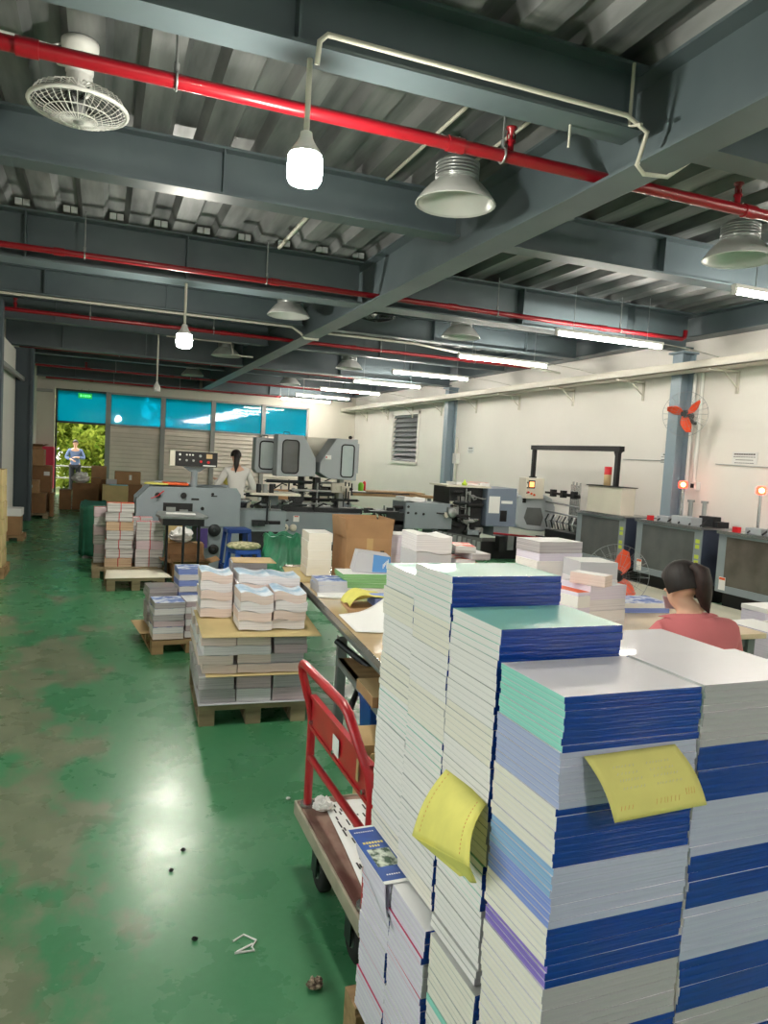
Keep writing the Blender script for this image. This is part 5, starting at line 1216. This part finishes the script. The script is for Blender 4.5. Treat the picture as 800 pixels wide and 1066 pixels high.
# orange pedestal fan among the paper stacks
t = thing('pedestal_fan', 'orange-bladed floor fan standing behind the paper stacks', 'fan', (3.49, 4.35, 0), R(-30))
hz = Matrix.Translation((0, 0, .90))
g = fan_guard(.225, .06, 26, .0011, (.35, .7)); g.v = [(p[0], p[1], p[2]+.90) for p in g.v]; g.build('guard', 'rail_steel', t)
for k in range(3):
    T = hz @ Matrix.Rotation(R(-65+k*120), 4, 'Y'); r = .20
    MB().grid(lambda u, v: (r*(.12+.82*u), (v-.5)*.08*(1-.3*u), (v-.5)*r*(.2+.3*math.sin(PI*min(1, u*1.05)))+r*.16*u*u), 10, 5, 0, .004, T).build('blade', 'orange_plastic', t)
MB().cyl((0, -.03, .90), (0, .04, .90), .045, 16).build('hub', 'dark_metal', t)
MB().cyl((0, .05, .90), (0, .19, .90), .065, 16).build('motor', 'dark_metal', t)
MB().cyl((0, .12, .04), (0, .12, .86), .017, 12).build('pole', 'steel', t)
MB().lathe([(0, 0), (.2, 0), (.2, .02), (.06, .05), (0, .05)], 28, c=(0, .12, 0)).build('base', 'dark_metal', t)
# ------------------------------------------------------------------ long work table and what lies on it
TR = R(-4.5); TX, TY = 1.167, 2.86
TF = frame(TX, TY, TR)
t = thing('work_table', 'long pale-topped work table on an angle-iron frame, right of the print pile', 'table', (TX, TY, 0), TR)
bx(0, 1.05, 0, 2.94, .722, .75).build('table_top', 'table_top', t, bevel=.003)
MB().box(-.004, 0, 0, 2.94, .715, .752).box(-.004, 1.05, -.004, 0, .715, .752).build('edge_strip', 'steel', t)
b = MB().box(.03, .035, .05, 2.89, .66, .722).box(.03, .08, .05, 2.89, .66, .665).box(1.0, 1.005, .05, 2.89, .66, .722).box(.03, 1.0, .05, .055, .60, .722).box(.03, 1.0, 2.88, 2.885, .60, .722); b.build('apron', 'angle_iron', t)
for x in (.06, .96):
    for y in (.012, 1.19, 2.79): MB().box(x, x+.05, y, y+.005, 0, .60).box(x, x+.005, y, y+.05, 0, .60).build('leg', 'angle_iron', t)
for y in (1.19,): MB().tube([(.04, y-.02, .58), (.3, y-.35, .40)], .018, 8).tube([(.3, y-.02, .60), (.04, y-.4, .30)], .018, 8).build('brace', 'dark_metal', t)
bx(.05, 1.0, .1, 1.15, .47, .485).build('shelf', 'wood', t)
bx(.05, .08, .1, 1.15, .44, .485).build('shelf_rail', 'angle_iron', t)
p = TF(.13, .45); o = bundle(p[0], p[1], .486, TR, .22, .3, .05, .0, 'cardboard', 'cardboard_light', 'flat brown packet on the shelf under the work table', 'packets under the work table', 'packet')
p = TF(.17, 1.0)
t = thing('plastic_bin', 'deep blue plastic bin beneath the work table behind the trolley', 'bin', (1.36, 3.38, 0), TR)
MB().lathe([(0, .004), (.11, 0), (.115, .01), (.145, .43), (.155, .44), (.155, .455), (.138, .455), (.138, .44), (.11, .02), (0, .02)], 4, T=Matrix.Rotation(PI/4, 4, 'Z'), smooth=False).build('tub', 'bin_blue', t, bevel=.012)
carton('cardboard_box', 'small open carton with black print beneath the work table', 1.14, 1.36, 2.96, 3.18, 0, .30, 'cardboard_light', TR, .9)
b = MB()
for k in range(5): b.box(1.165+k*.034, 1.165+k*.034+.02, 2.950, 2.954, .20-.004*k, .235-.004*k)
o = bpy.data.objects[[q.name for q in bpy.data.objects if q.type == 'EMPTY' and q.get('label', '').startswith('small open carton')][0]]
b.v = [(v[0]-1.25, v[1]-3.07, v[2]) for v in b.v]; b.build('black_print', 'ink', o)
# on the table
def on(lx, ly): return TF(lx, ly-.41)
p = on(.04, 2.98)
sheet_flat([on(-.08, 2.55), on(.24, 2.50), on(.30, 3.2), on(-.04, 3.2)], .751, 'cardboard_yellow', 'tan cardboard under the white book column on the work table')
for k in range(5):
    p = on(.155+rnd(-.004, .004), 2.86+rnd(-.004, .004))
    bundle(p[0], p[1], .762+k*.063, TR+R(rnd(-1, 1)), .175, .27, .0615, 0, 'pages_cream', 'paper_white', 'block of cream-edged books, %s of the column beside the big carton' % ('topmost' if k == 4 else 'lowest' if k == 0 else '%s from the bottom' % ordinal(k+1)), 'cream-edged book column on the work table', 'book_block')
p = on(.50, 2.86); t = carton('cardboard_box', 'big open brown carton standing on the work table', p[0]-.175, p[0]+.175, p[1]-.17, p[1]+.17, .751, .30, 'cardboard', TR+R(4), 1.47)
MB().box(-.02, .03, -.172, -.171, .18, .30).build('tape_strip', 'tape', t); MB().box(.09, .12, -.172, -.171, .20, .21).build('hand_hole', 'ink', t)
for k in range(2):
    p = on(.80, 2.95); bundle(p[0], p[1], .751+k*.16, TR, .16, .26, .158, 0, 'pages_lilac', 'paper_white', 'pinkish paper block right of the big carton, %s one' % ('lower' if k == 0 else 'upper'), 'pinkish paper blocks by the carton', 'paper_block')
# green-edged stack with a grey-blue box on it
p0 = on(.36, 2.25)
for k in range(4):
    p = on(.37+rnd(-.006, .006), 2.27); bundle(p[0], p[1], .752+k*.031, TR+R(rnd(-2, 2)), .34, .24, .030, 0, 'pages_white' if k == 0 else mat('edge_green_%d' % k, (150, 200, 140), .7, c2=(120, 176, 112), scale=(2, 2, 300)), 'paper_white', 'green-edged booklet bundle, %s of the pile under the grey-blue box' % ['lowest', 'second', 'third', 'topmost'][k], 'green-edged booklets on the work table', 'booklet_bundle')
p = on(.42, 2.30)
t = thing('paper_box', 'grey and blue paper ream box tilted on the green-edged booklets', 'box', (p[0], p[1], .879), TR+R(-8))
MB().prism([(-.13, 0), (.13, 0), (.12, .11), (-.10, .135)], 'y', -.10, .10).build('carton', 'paper_grey', t, bevel=.003)
MB().prism([(.0, .004), (.128, .004), (.119, .108), (.005, .121)], 'y', -.102, -.1005).build('blue_panel', mat('ream_blue', (92, 150, 214), .5), t)
b = MB()
for k in range(5): b.box(.07+.008*k, .075+.008*k, -.1035, -.102, .03+.012*(k % 3), .06+.008*k)
b.build('white_mark', 'paper_white', t)
p = on(.10, 2.20)
for k in range(3):
    p = on(.12+rnd(-.005, .005), 2.22); bundle(p[0], p[1], .752+k*.028, TR+R(rnd(-3, 3)), .19, .24, .027, 0, 'paper_grey', 'cover_blue_top', 'small blue-printed booklet bundle on the table edge, %s' % ['lowest', 'middle', 'topmost'][k], 'blue-printed booklets at the table edge', 'booklet_bundle')
sheet_flat([on(.0, 1.98), on(.24, 1.92), on(.30, 2.12), on(.02, 2.1)], .751, 'paper_white', 'white sheets in front of the blue-printed booklets', 'paper_sheet', .012, 'paper')
sheet_flat([on(.10, 1.55), on(.42, 1.50), on(.44, 1.80), on(.12, 1.86)], .751, 'cardboard', 'brown cardboard square under the yellow wrapper', 'cardboard_sheet', .008)
p = on(.28, 1.75)
t = thing('yellow_wrapper', 'loose yellow plastic wrapper draped over a small packet on the table', 'wrapper', (p[0], p[1], .762), TR)
MB().box(.0, .12, -.10, .08, 0, .05).build('packet', 'pages_blue', t)
MB().grid(lambda u, v: (-.16+.30*u, -.12+.24*v, .006+.075*math.sin(PI*min(1, max(0, u*1.1)))**.7*(.75+.25*math.sin(5*v+2))+.012*math.sin(9*u+6*v)), 22, 16, 0, .0015).build('wrapper', 'paper_yellow', t)
t0 = on(.16, 1.30)
t = thing('white_sheet', 'big white sheet curling up against the book towers on the work table', 'paper', (t0[0], t0[1], .754), TR)
def curl(u, v):
    x = -.14+.46*u; y = -.22+.40*v-.10*u
    return (x, y+.25*u*v, .003+.20*(max(0, u-.25)/.75)**1.7+.02*v*u)
MB().grid(curl, 18, 12, 0, .001).build('sheet', 'paper_white', t)
# grey wavy stack and magazines farther along the table
for k in range(4):
    p = on(.68+rnd(-.006, .006), 1.93); bundle(p[0], p[1], .752+k*.108, TR+R(rnd(-2, 2)), .235, .3, .104, .010 if k > 1 else .003, 'sig_white' if k % 2 else 'paper_grey', 'paper_white', 'tall grey-white paper bundle behind the towers, %s in its stack' % ['lowest', 'second', 'third', 'topmost'][k], 'grey-white bundles on the work table', 'paper_bundle')
for k in range(9):
    p = on(.90+.07*(k % 2)+rnd(-.02, .02), 1.90+rnd(-.02, .02)); bundle(p[0], p[1], .752+k*.041, TR+R(rnd(-12, 12)), .13 if k > 2 else .2, .24, .039, 0, ['sig_white', 'sig_grey', 'mag'][k % 3], ['cover_red_top', 'cover_white', 'cover_red_top'][k % 3], 'glossy red-white magazine, %s from the table in the untidy pile' % ordinal(k+1), 'untidy magazines on the work table', 'magazine')
# ------------------------------------------------------------------ second table with stacks, at the woman in pink
t = thing('packing_table', 'beige-topped table where the woman in pink sits', 'table', (2.36, 3.10, 0))
bx(0, 1.2, 0, .95, .75, .78).build('table_top', 'table_beige', t, bevel=.003)
for x in (.04, 1.11):
    for y in (.04, .86): bx(x, x+.05, y, y+.05, 0, .75).build('leg', 'angle_iron', t)
bx(.06, 1.14, .06, .89, .69, .75).build('apron', 'angle_iron', t)
def pile(px, py, z0, hs, w, d, rz, sides, tops, look, grp, name='book_block', dj=.006):
    z = z0; n = len(hs)
    for k, h in enumerate(hs):
        bundle(px+rnd(-dj, dj), py+rnd(-dj, dj), z, rz+R(rnd(-2, 2)), w, d, h, 0, sides[k % len(sides)], tops[k % len(tops)], '%s, %s' % (look, 'topmost of its pile' if k == n-1 else 'lowest of its pile' if k == 0 else '%s from the bottom' % ordinal(k+1)), grp, name); z += h+.001
pile(2.59, 3.42, .781, [.05, .055, .06, .075], .26, .24, R(6), ['pages_white', 'pages_white', 'sig_white', 'pages_lilac'], ['paper_white', 'paper_grey'], 'white book block beside the floor fan', 'white book blocks on the packing table')
o = bundle(2.52, 3.35, 1.03, R(30), .10, .2, .06, 0, 'sig_pink', 'paper_white', 'pinkish booklet fanned at the front of the white blocks', 'pinkish booklets', 'booklet'); o.location.z = 1.0255
pile(2.62, 3.92, .781, [.11, .10, .09, .045, .07], .32, .24, R(3), ['sig_white', 'pages_lilac', 'pages_white', 'pages_lilac', 'sig_grey'], ['paper_white', 'cover_blue_top'], 'print block in the pile behind the navy spines', 'print blocks behind the navy spines')
pile(2.74, 3.66, .781, [.12, .11, .10], .24, .22, R(-6), ['paper_grey', 'sig_white'], ['paper_white'], 'grey-white block in front of the fan guard', 'grey-white blocks by the fan')
pile(2.405, 3.38, .781, [.07, .06, .06, .02], .09, .22, R(10), ['paper_white', 'pages_lilac'], ['label_orange', 'cover_red_top', 'paper_white', 'label_orange'], 'small pile item with orange print by the navy spines', 'orange-topped leaflets', 'leaflet_pile')
pile(3.2, 3.80, .781, [.03, .03], .34, .26, R(-4), ['pages_blue', 'paper_white'], ['cover_blue_top'], 'thin blue-grey printed block on the far edge of the packing table', 'blue-grey print on the packing table', 'print_bundle')
# stacks at the right edge
pallet((3.72, 3.1, 0), R(3), .75, .8, .12, 'wood', 'pallet carrying the white stacks at the right frame edge', 3, top=5)
pile(3.95, 3.50, .121, [.2, .2, .2], .27, .34, R(5), ['pages_lilac', 'paper_white'], ['paper_white'], 'white paper block at the right edge, left column', 'white blocks at the right edge, left column', 'paper_block')
pile(4.25, 3.46, .121, [.2, .2, .2], .27, .34, R(5), ['paper_white', 'pages_lilac'], ['paper_white'], 'white paper block at the right edge, right column', 'white blocks at the right edge, right column', 'paper_block')
o = sheet_flat([(4.10, 3.30), (4.38, 3.32), (4.36, 3.62), (4.08, 3.56)], .729, 'cardboard_light', 'tan sheet on the right column of white blocks', 'paper_sheet', .003, 'paper')
pile(4.30, 3.74, .121, [.22, .22, .20, .03], .30, .2, R(2), ['pages_lilac', 'paper_white'], ['paper_white'], 'lilac-white block at the right edge, rear column', 'white blocks at the right edge, rear column', 'paper_block')
# ------------------------------------------------------------------ people
def skin(name, nodes, edges, m, parent, sub=2):
    me = bpy.data.meshes.new(name); me.from_pydata([n[0] for n in nodes], edges, []); me.materials.append(M[m])
    o = bpy.data.objects.new(name, me); COL.objects.link(o); o.parent = parent
    s = o.modifiers.new('skin', 'SKIN'); s.use_smooth_shade = True
    if not me.skin_vertices: 
        me.attributes.new if False else None
    return o
def skin_body(name, nodes, edges, m, parent, sub=2):
    me = bpy.data.meshes.new(name); me.from_pydata([n[0] for n in nodes], edges, [])
    o = bpy.data.objects.new(name, me); COL.objects.link(o)
    s = o.modifiers.new('skin', 'SKIN'); s.use_smooth_shade = True
    bpy.context.view_layer.update()
    if not me.skin_vertices:
        bpy.context.view_layer.objects.active = o; bpy.ops.mesh.customdata_skin_add()
    sv = me.skin_vertices[0].data
    for k, n in enumerate(nodes):
        r = n[1]; sv[k].radius = r if isinstance(r, tuple) else (r, r); sv[k].use_root = (k == 0)
    o.modifiers.new('sub', 'SUBSURF').levels = sub; o.modifiers['sub'].render_levels = sub
    dg = bpy.context.evaluated_depsgraph_get(); ev = o.evaluated_get(dg)
    m2 = bpy.data.meshes.new_from_object(ev); bpy.data.objects.remove(o)
    m2.materials.clear(); m2.materials.append(M[m]); m2.polygons.foreach_set('use_smooth', [True]*len(m2.polygons))
    q = bpy.data.objects.new(name, m2); COL.objects.link(q); q.parent = parent
    return q
def join_into(o, mb, slot=0):
    """adds face features to a body mesh"""
    me = o.data; vs = [tuple(v.co) for v in me.vertices]; fs = [list(p.vertices) for p in me.polygons]
    n = len(vs); nm = bpy.data.meshes.new(me.name); nm.from_pydata(vs+mb.v, [], fs+[[n+i for i in f] for f in mb.f])
    for mm in me.materials: nm.materials.append(mm)
    nm.polygons.foreach_set('use_smooth', [True]*len(nm.polygons)); o.data = nm
def hand(nodes, edges, wrist_i, d, up, side, s=1.0):
    """palm and five bent fingers growing from a wrist node along direction d"""
    w = Vector(nodes[wrist_i][0]); d = Vector(d).normalized(); up = Vector(up).normalized(); lat = d.cross(up).normalized()*side
    pi = len(nodes); nodes.append((tuple(w+d*.05*s), (.034*s, .018*s))); edges.append((wrist_i, pi))
    for k, (off, ln) in enumerate(((-.03, .062), (-.01, .072), (.011, .068), (.03, .052))):
        a = len(nodes); nodes.append((tuple(w+d*.085*s+lat*off*s), .0095*s)); edges.append((pi, a))
        b2 = len(nodes); nodes.append((tuple(w+d*(.085+ln*.55)*s+lat*off*1.1*s-up*.012*s), .0085*s)); edges.append((a, b2))
        c = len(nodes); nodes.append((tuple(w+d*(.085+ln*.9)*s+lat*off*1.1*s-up*.035*s), .007*s)); edges.append((b2, c))
    a = len(nodes); nodes.append((tuple(w+d*.035*s-lat*.034*s), .011*s)); edges.append((pi, a))
    b2 = len(nodes); nodes.append((tuple(w+d*.075*s-lat*.052*s-up*.012*s), .0095*s)); edges.append((a, b2))
def head_nodes(nodes, edges, neck_i, c, f):
    """skull from neck to crown; c = head centre, f = facing direction"""
    c = Vector(c); f = Vector(f).normalized()
    i = len(nodes); nodes.append((tuple(c-Vector((0, 0, .055))+f*.012), (.056, .064))); edges.append((neck_i, i))
    nodes.append((tuple(c+f*.004), (.070, .084))); edges.append((i, i+1))
    nodes.append((tuple(c+Vector((0, 0, .06))-f*.006), (.062, .076))); edges.append((i+1, i+2))
def face(o, c, f, s=1.0):
    c = Vector(c); f = Vector(f).normalized(); up = Vector((0, 0, 1)); r = f.cross(up).normalized()
    B = Matrix((r, f, r.cross(f))).transposed().to_4x4(); B.translation = c
    b = MB()
    b.ell((0, .088*s, -.012), (.012, .018, .022), 10, 8, 0, B)                       # nose
    b.ell((0, .078*s, -.052), (.024, .012, .007), 10, 8, 0, B)                       # mouth
    for sx in (-1, 1):
        b.ell((sx*.030, .076*s, .012), (.014, .010, .009), 10, 8, 0, B)              # eyes
        b.ell((sx*.074*s, -.004, -.004), (.010, .020, .032), 10, 8, 0, B)            # ears
        b.ell((sx*.076*s, -.010, -.006), (.006, .026, .036), 10, 8, 0, B)
    join_into(o, b)
    return B
# woman in the pink T-shirt, seated with her back to us
WPX, WPY = 2.555, 2.56
wr = R(-13)
t = thing('person', 'woman in a pink T-shirt with a dark ponytail, seated with her back turned', 'person', (WPX, WPY, -.012), wr)
N = [((0, 0, .50), (.15, .115)), ((0, .02, .66), (.125, .095)), ((0, .05, .84), (.13, .09)), ((-.005, .075, .955), (.115, .07)), ((-.012, .095, 1.02), (.046, .048)), ((-.024, .115, 1.06), (.043, .046))]
E = [(0, 1), (1, 2), (2, 3), (3, 4), (4, 5)]
FD = Vector((-.12, .92, -.45)); HC = Vector((-.035, .145, 1.135))
head_nodes(N, E, 5, HC, FD)
for sx in (-1, 1):
    i = len(N); N += [((sx*.165, .085, .94), (.05, .05)), ((sx*.225, .13, .74), (.046, .046)), ((sx*.215, .30, .79), (.035, .033)), ((sx*.15, .44, .825), (.026, .022))]
    E += [(3, i), (i, i+1), (i+1, i+2), (i+2, i+3)]
    hand(N, E, i+3, (-sx*.35, .9, -.1), (0, 0, 1), sx)
    i = len(N); N += [((sx*.095, .06, .49), (.088, .085)), ((sx*.13, .42, .49), (.062, .062)), ((sx*.12, .40, .26), (.052, .05)), ((sx*.12, .38, .08), (.036, .036)), ((sx*.125, .50, .04), (.036, .028))]
    E += [(0, i), (i, i+1), (i+1, i+2), (i+2, i+3), (i+3, i+4)]
body = skin_body('body', N, E, 'skin', t)
Bm = face(body, HC, FD)
S = [((0, -.0, .46), (.18, .14)), ((0, .02, .66), (.16, .122)), ((0, .045, .82), (.172, .124)), ((-.005, .068, .945), (.160, .100)), ((-.012, .085, 1.005), (.10, .075)), ((-.014, .09, 1.03), (.066, .060))]
SE = [(0, 1), (1, 2), (2, 3), (3, 4), (4, 5)]
for sx in (-1, 1):
    i = len(S); S += [((sx*.155, .080, .945), (.074, .076)), ((sx*.205, .105, .84), (.070, .072)), ((sx*.232, .135, .725), (.066, .068))]; SE += [(3, i), (i, i+1), (i+1, i+2)]
skin_body('shirt', S, SE, 'shirt_pink', t)
TRS = [((0, 0, .50), (.165, .13))]; TE = []
for sx in (-1, 1):
    i = len(TRS); TRS += [((sx*.098, .06, .49), (.098, .095)), ((sx*.13, .42, .49), (.072, .072)), ((sx*.12, .40, .26), (.06, .06)), ((sx*.12, .385, .10), (.05, .05))]; TE += [(0, i), (i, i+1), (i+1, i+2), (i+2, i+3)]
skin_body('trousers', TRS, TE, 'trousers', t)
b = MB(); rg = random.Random(4)
def cap(u, v):
    th = 2*PI*u; ph = (PI*.66)*v
    lim = 1.0
    x, y, z = math.sin(ph)*math.cos(th), math.sin(ph)*math.sin(th), math.cos(ph)
    k = 1+.012*math.sin(40*th)
    yy = y
    # hairline: leave the face (facing +y) bare
    zz = z if y < .15 else max(z, .18+.75*(y-.15))
    if zz > z:
        q = min(1, math.sqrt(max(0, 1-zz*zz))/max(1e-6, math.hypot(x, yy))); x *= q; yy *= q
    return Bm @ Vector((x*.092*k, yy*.110*k-.010, zz*.108*k+.022))
hr = MB().grid(cap, 64, 24, 0).build('hair', 'hair', t)
tie = Bm @ Vector((0, -.105, .045))
tp = [Bm @ Vector((0, -.085, .06)), Bm @ Vector((.0, -.118, .065)), tie+Vector((.018, -.026, .008)), tie+Vector((.030, -.030, -.04)), tie+Vector((.042, -.022, -.10)), tie+Vector((.062, -.012, -.15)), tie+Vector((.085, -.005, -.185))]
MB().tube(tp, [.022, .022, .036, .040, .036, .022, .004], 16).build('ponytail', 'hair_brown', hr)
MB().tube([tie+Vector((.02*math.cos(a*PI/8), .006*math.sin(a*PI/8), .022*math.sin(a*PI/8)+.006)) for a in range(16)], .006, 6, closed=True).build('hair_tie', 'black', hr)
MB().grid(lambda u, v: Bm @ Vector((.062*math.sin((u-.5)*2.6), .055+.045*math.cos((u-.5)*2.4), -.075+.06*v)), 14, 8, 0, .002).build('face_mask', 'mask_white', t)
sg = thing('low_stool', 'low plastic stool under the woman in pink', 'stool', (WPX, WPY, 0), wr)
MB().box(-.16, .16, -.15, .15, .34, .372).build('seat', 'red_plastic', sg, bevel=.01)
for sx in (-1, 1):
    for sy in (-1, 1): MB().tube([(sx*.13, sy*.12, .34), (sx*.16, sy*.15, 0)], .02, 8).build('leg', 'red_plastic', sg)
# standing figure builder for the two small far people
def standing(label, loc, rz, sc, shirt, hair_m, arms, ponytail=False, head_dir=(0, 1, -.15), lean=0.):
    t = thing('person', label, 'person', loc, rz); t.scale = (sc, sc, sc)
    N = [((0, 0, .93), (.145, .10)), ((0, .0, 1.08), (.125, .092)), ((0, .01+lean*.3, 1.25), (.15, .10)), ((0, .015+lean*.6, 1.38), (.13, .08)), ((0, .02+lean, 1.46), (.052, .052)), ((0, .03+lean*1.2, 1.505), (.048, .05))]
    E = [(0, 1), (1, 2), (2, 3), (3, 4), (4, 5)]
    hc = Vector((0, .045+lean*1.5, 1.60)); head_nodes(N, E, 5, hc, head_dir)
    for sx, (el, wr_) in zip((-1, 1), arms):
        i = len(N); N += [((sx*.175, .01+lean*.5, 1.37), (.056, .056)), (el, (.044, .044)), (tuple((Vector(el)+Vector(wr_))/2), (.038, .036)), (wr_, (.027, .024))]; E += [(3, i), (i, i+1), (i+1, i+2), (i+2, i+3)]
        hand(N, E, i+3, Vector(wr_)-Vector(el), (0, 0, 1), sx)
        i = len(N); N += [((sx*.09, 0, .86), (.085, .09)), ((sx*.10, .02, .50), (.058, .06)), ((sx*.10, -.01, .30), (.052, .056)), ((sx*.105, -.02, .09), (.036, .04)), ((sx*.11, .11, .035), (.036, .03))]; E += [(0, i), (i, i+1), (i+1, i+2), (i+2, i+3), (i+3, i+4)]
    o = skin_body('body', N, E, 'skin', t); B = face(o, hc, head_dir)
    S = [((0, 0, .84), (.17, .125)), ((0, 0, .94), (.168, .122)), ((0, 0, 1.08), (.145, .11)), ((0, .01+lean*.3, 1.25), (.168, .116)), ((0, .015+lean*.6, 1.37), (.145, .092)), ((0, .02+lean, 1.45), (.07, .065))]; SE = [(0, 1), (1, 2), (2, 3), (3, 4), (4, 5)]
    for sx, (el, wr_) in zip((-1, 1), arms):
        i = len(S); m_ = Vector(el).lerp(Vector(wr_), .75); S += [((sx*.17, .01+lean*.5, 1.37), (.066, .066)), (el, (.056, .056)), (tuple(m_), (.045, .043))]; SE += [(4, i), (i, i+1), (i+1, i+2)]
    skin_body('shirt', S, SE, shirt, t)
    P = [((0, 0, .94), (.155, .112))]; PE = []
    for sx in (-1, 1):
        i = len(P); P += [((sx*.09, 0, .86), (.095, .10)), ((sx*.10, .02, .50), (.072, .075)), ((sx*.10, -.01, .30), (.064, .068)), ((sx*.105, -.02, .08), (.056, .06))]; PE += [(0, i), (i, i+1), (i+1, i+2), (i+2, i+3)]
    skin_body('trousers', P, PE, 'trousers', t)
    def cap2(u, v):
        th = 2*PI*u; ph = PI*.62*v; x, y, z = math.sin(ph)*math.cos(th), math.sin(ph)*math.sin(th), math.cos(ph)
        zz = z if y < .15 else max(z, .18+.75*(y-.15))
        if zz > z:
            q = min(1, math.sqrt(max(0, 1-zz*zz))/max(1e-6, math.hypot(x, y))); x *= q; y *= q
        return B @ Vector((x*.086, y*.102-.006, zz*.098+.02))
    h = MB().grid(cap2, 40, 16, 0).build('hair', hair_m, t)
    if ponytail:
        MB().tube([B @ Vector((0, -.09, .05)), B @ Vector((0, -.13, .03)), B @ Vector((.01, -.14, -.06)), B @ Vector((.0, -.13, -.18)), B @ Vector((-.01, -.12, -.30))], [.03, .045, .05, .04, .006], 12).build('ponytail', hair_m, h)
    return t
standing('man in a blue shirt standing outside the doorway, looking down at his hands', (-.73, 24.95, -.02), R(178), .965, 'shirt_blue', 'hair', (((-.27, .06, 1.14), (-.06, .26, 1.16)), ((.27, .06, 1.14), (.08, .25, 1.08))), head_dir=(.05, 1, -.45))
standing('woman in a white blouse with a long ponytail working behind the folding machine', (1.97, 11.5, 0), R(8), .955, 'shirt_white', 'hair', (((-.29, .10, 1.12), (-.24, .36, 1.20)), ((.31, .06, 1.10), (.27, .32, 1.02))), True, (.25, 1, -.3), .04)
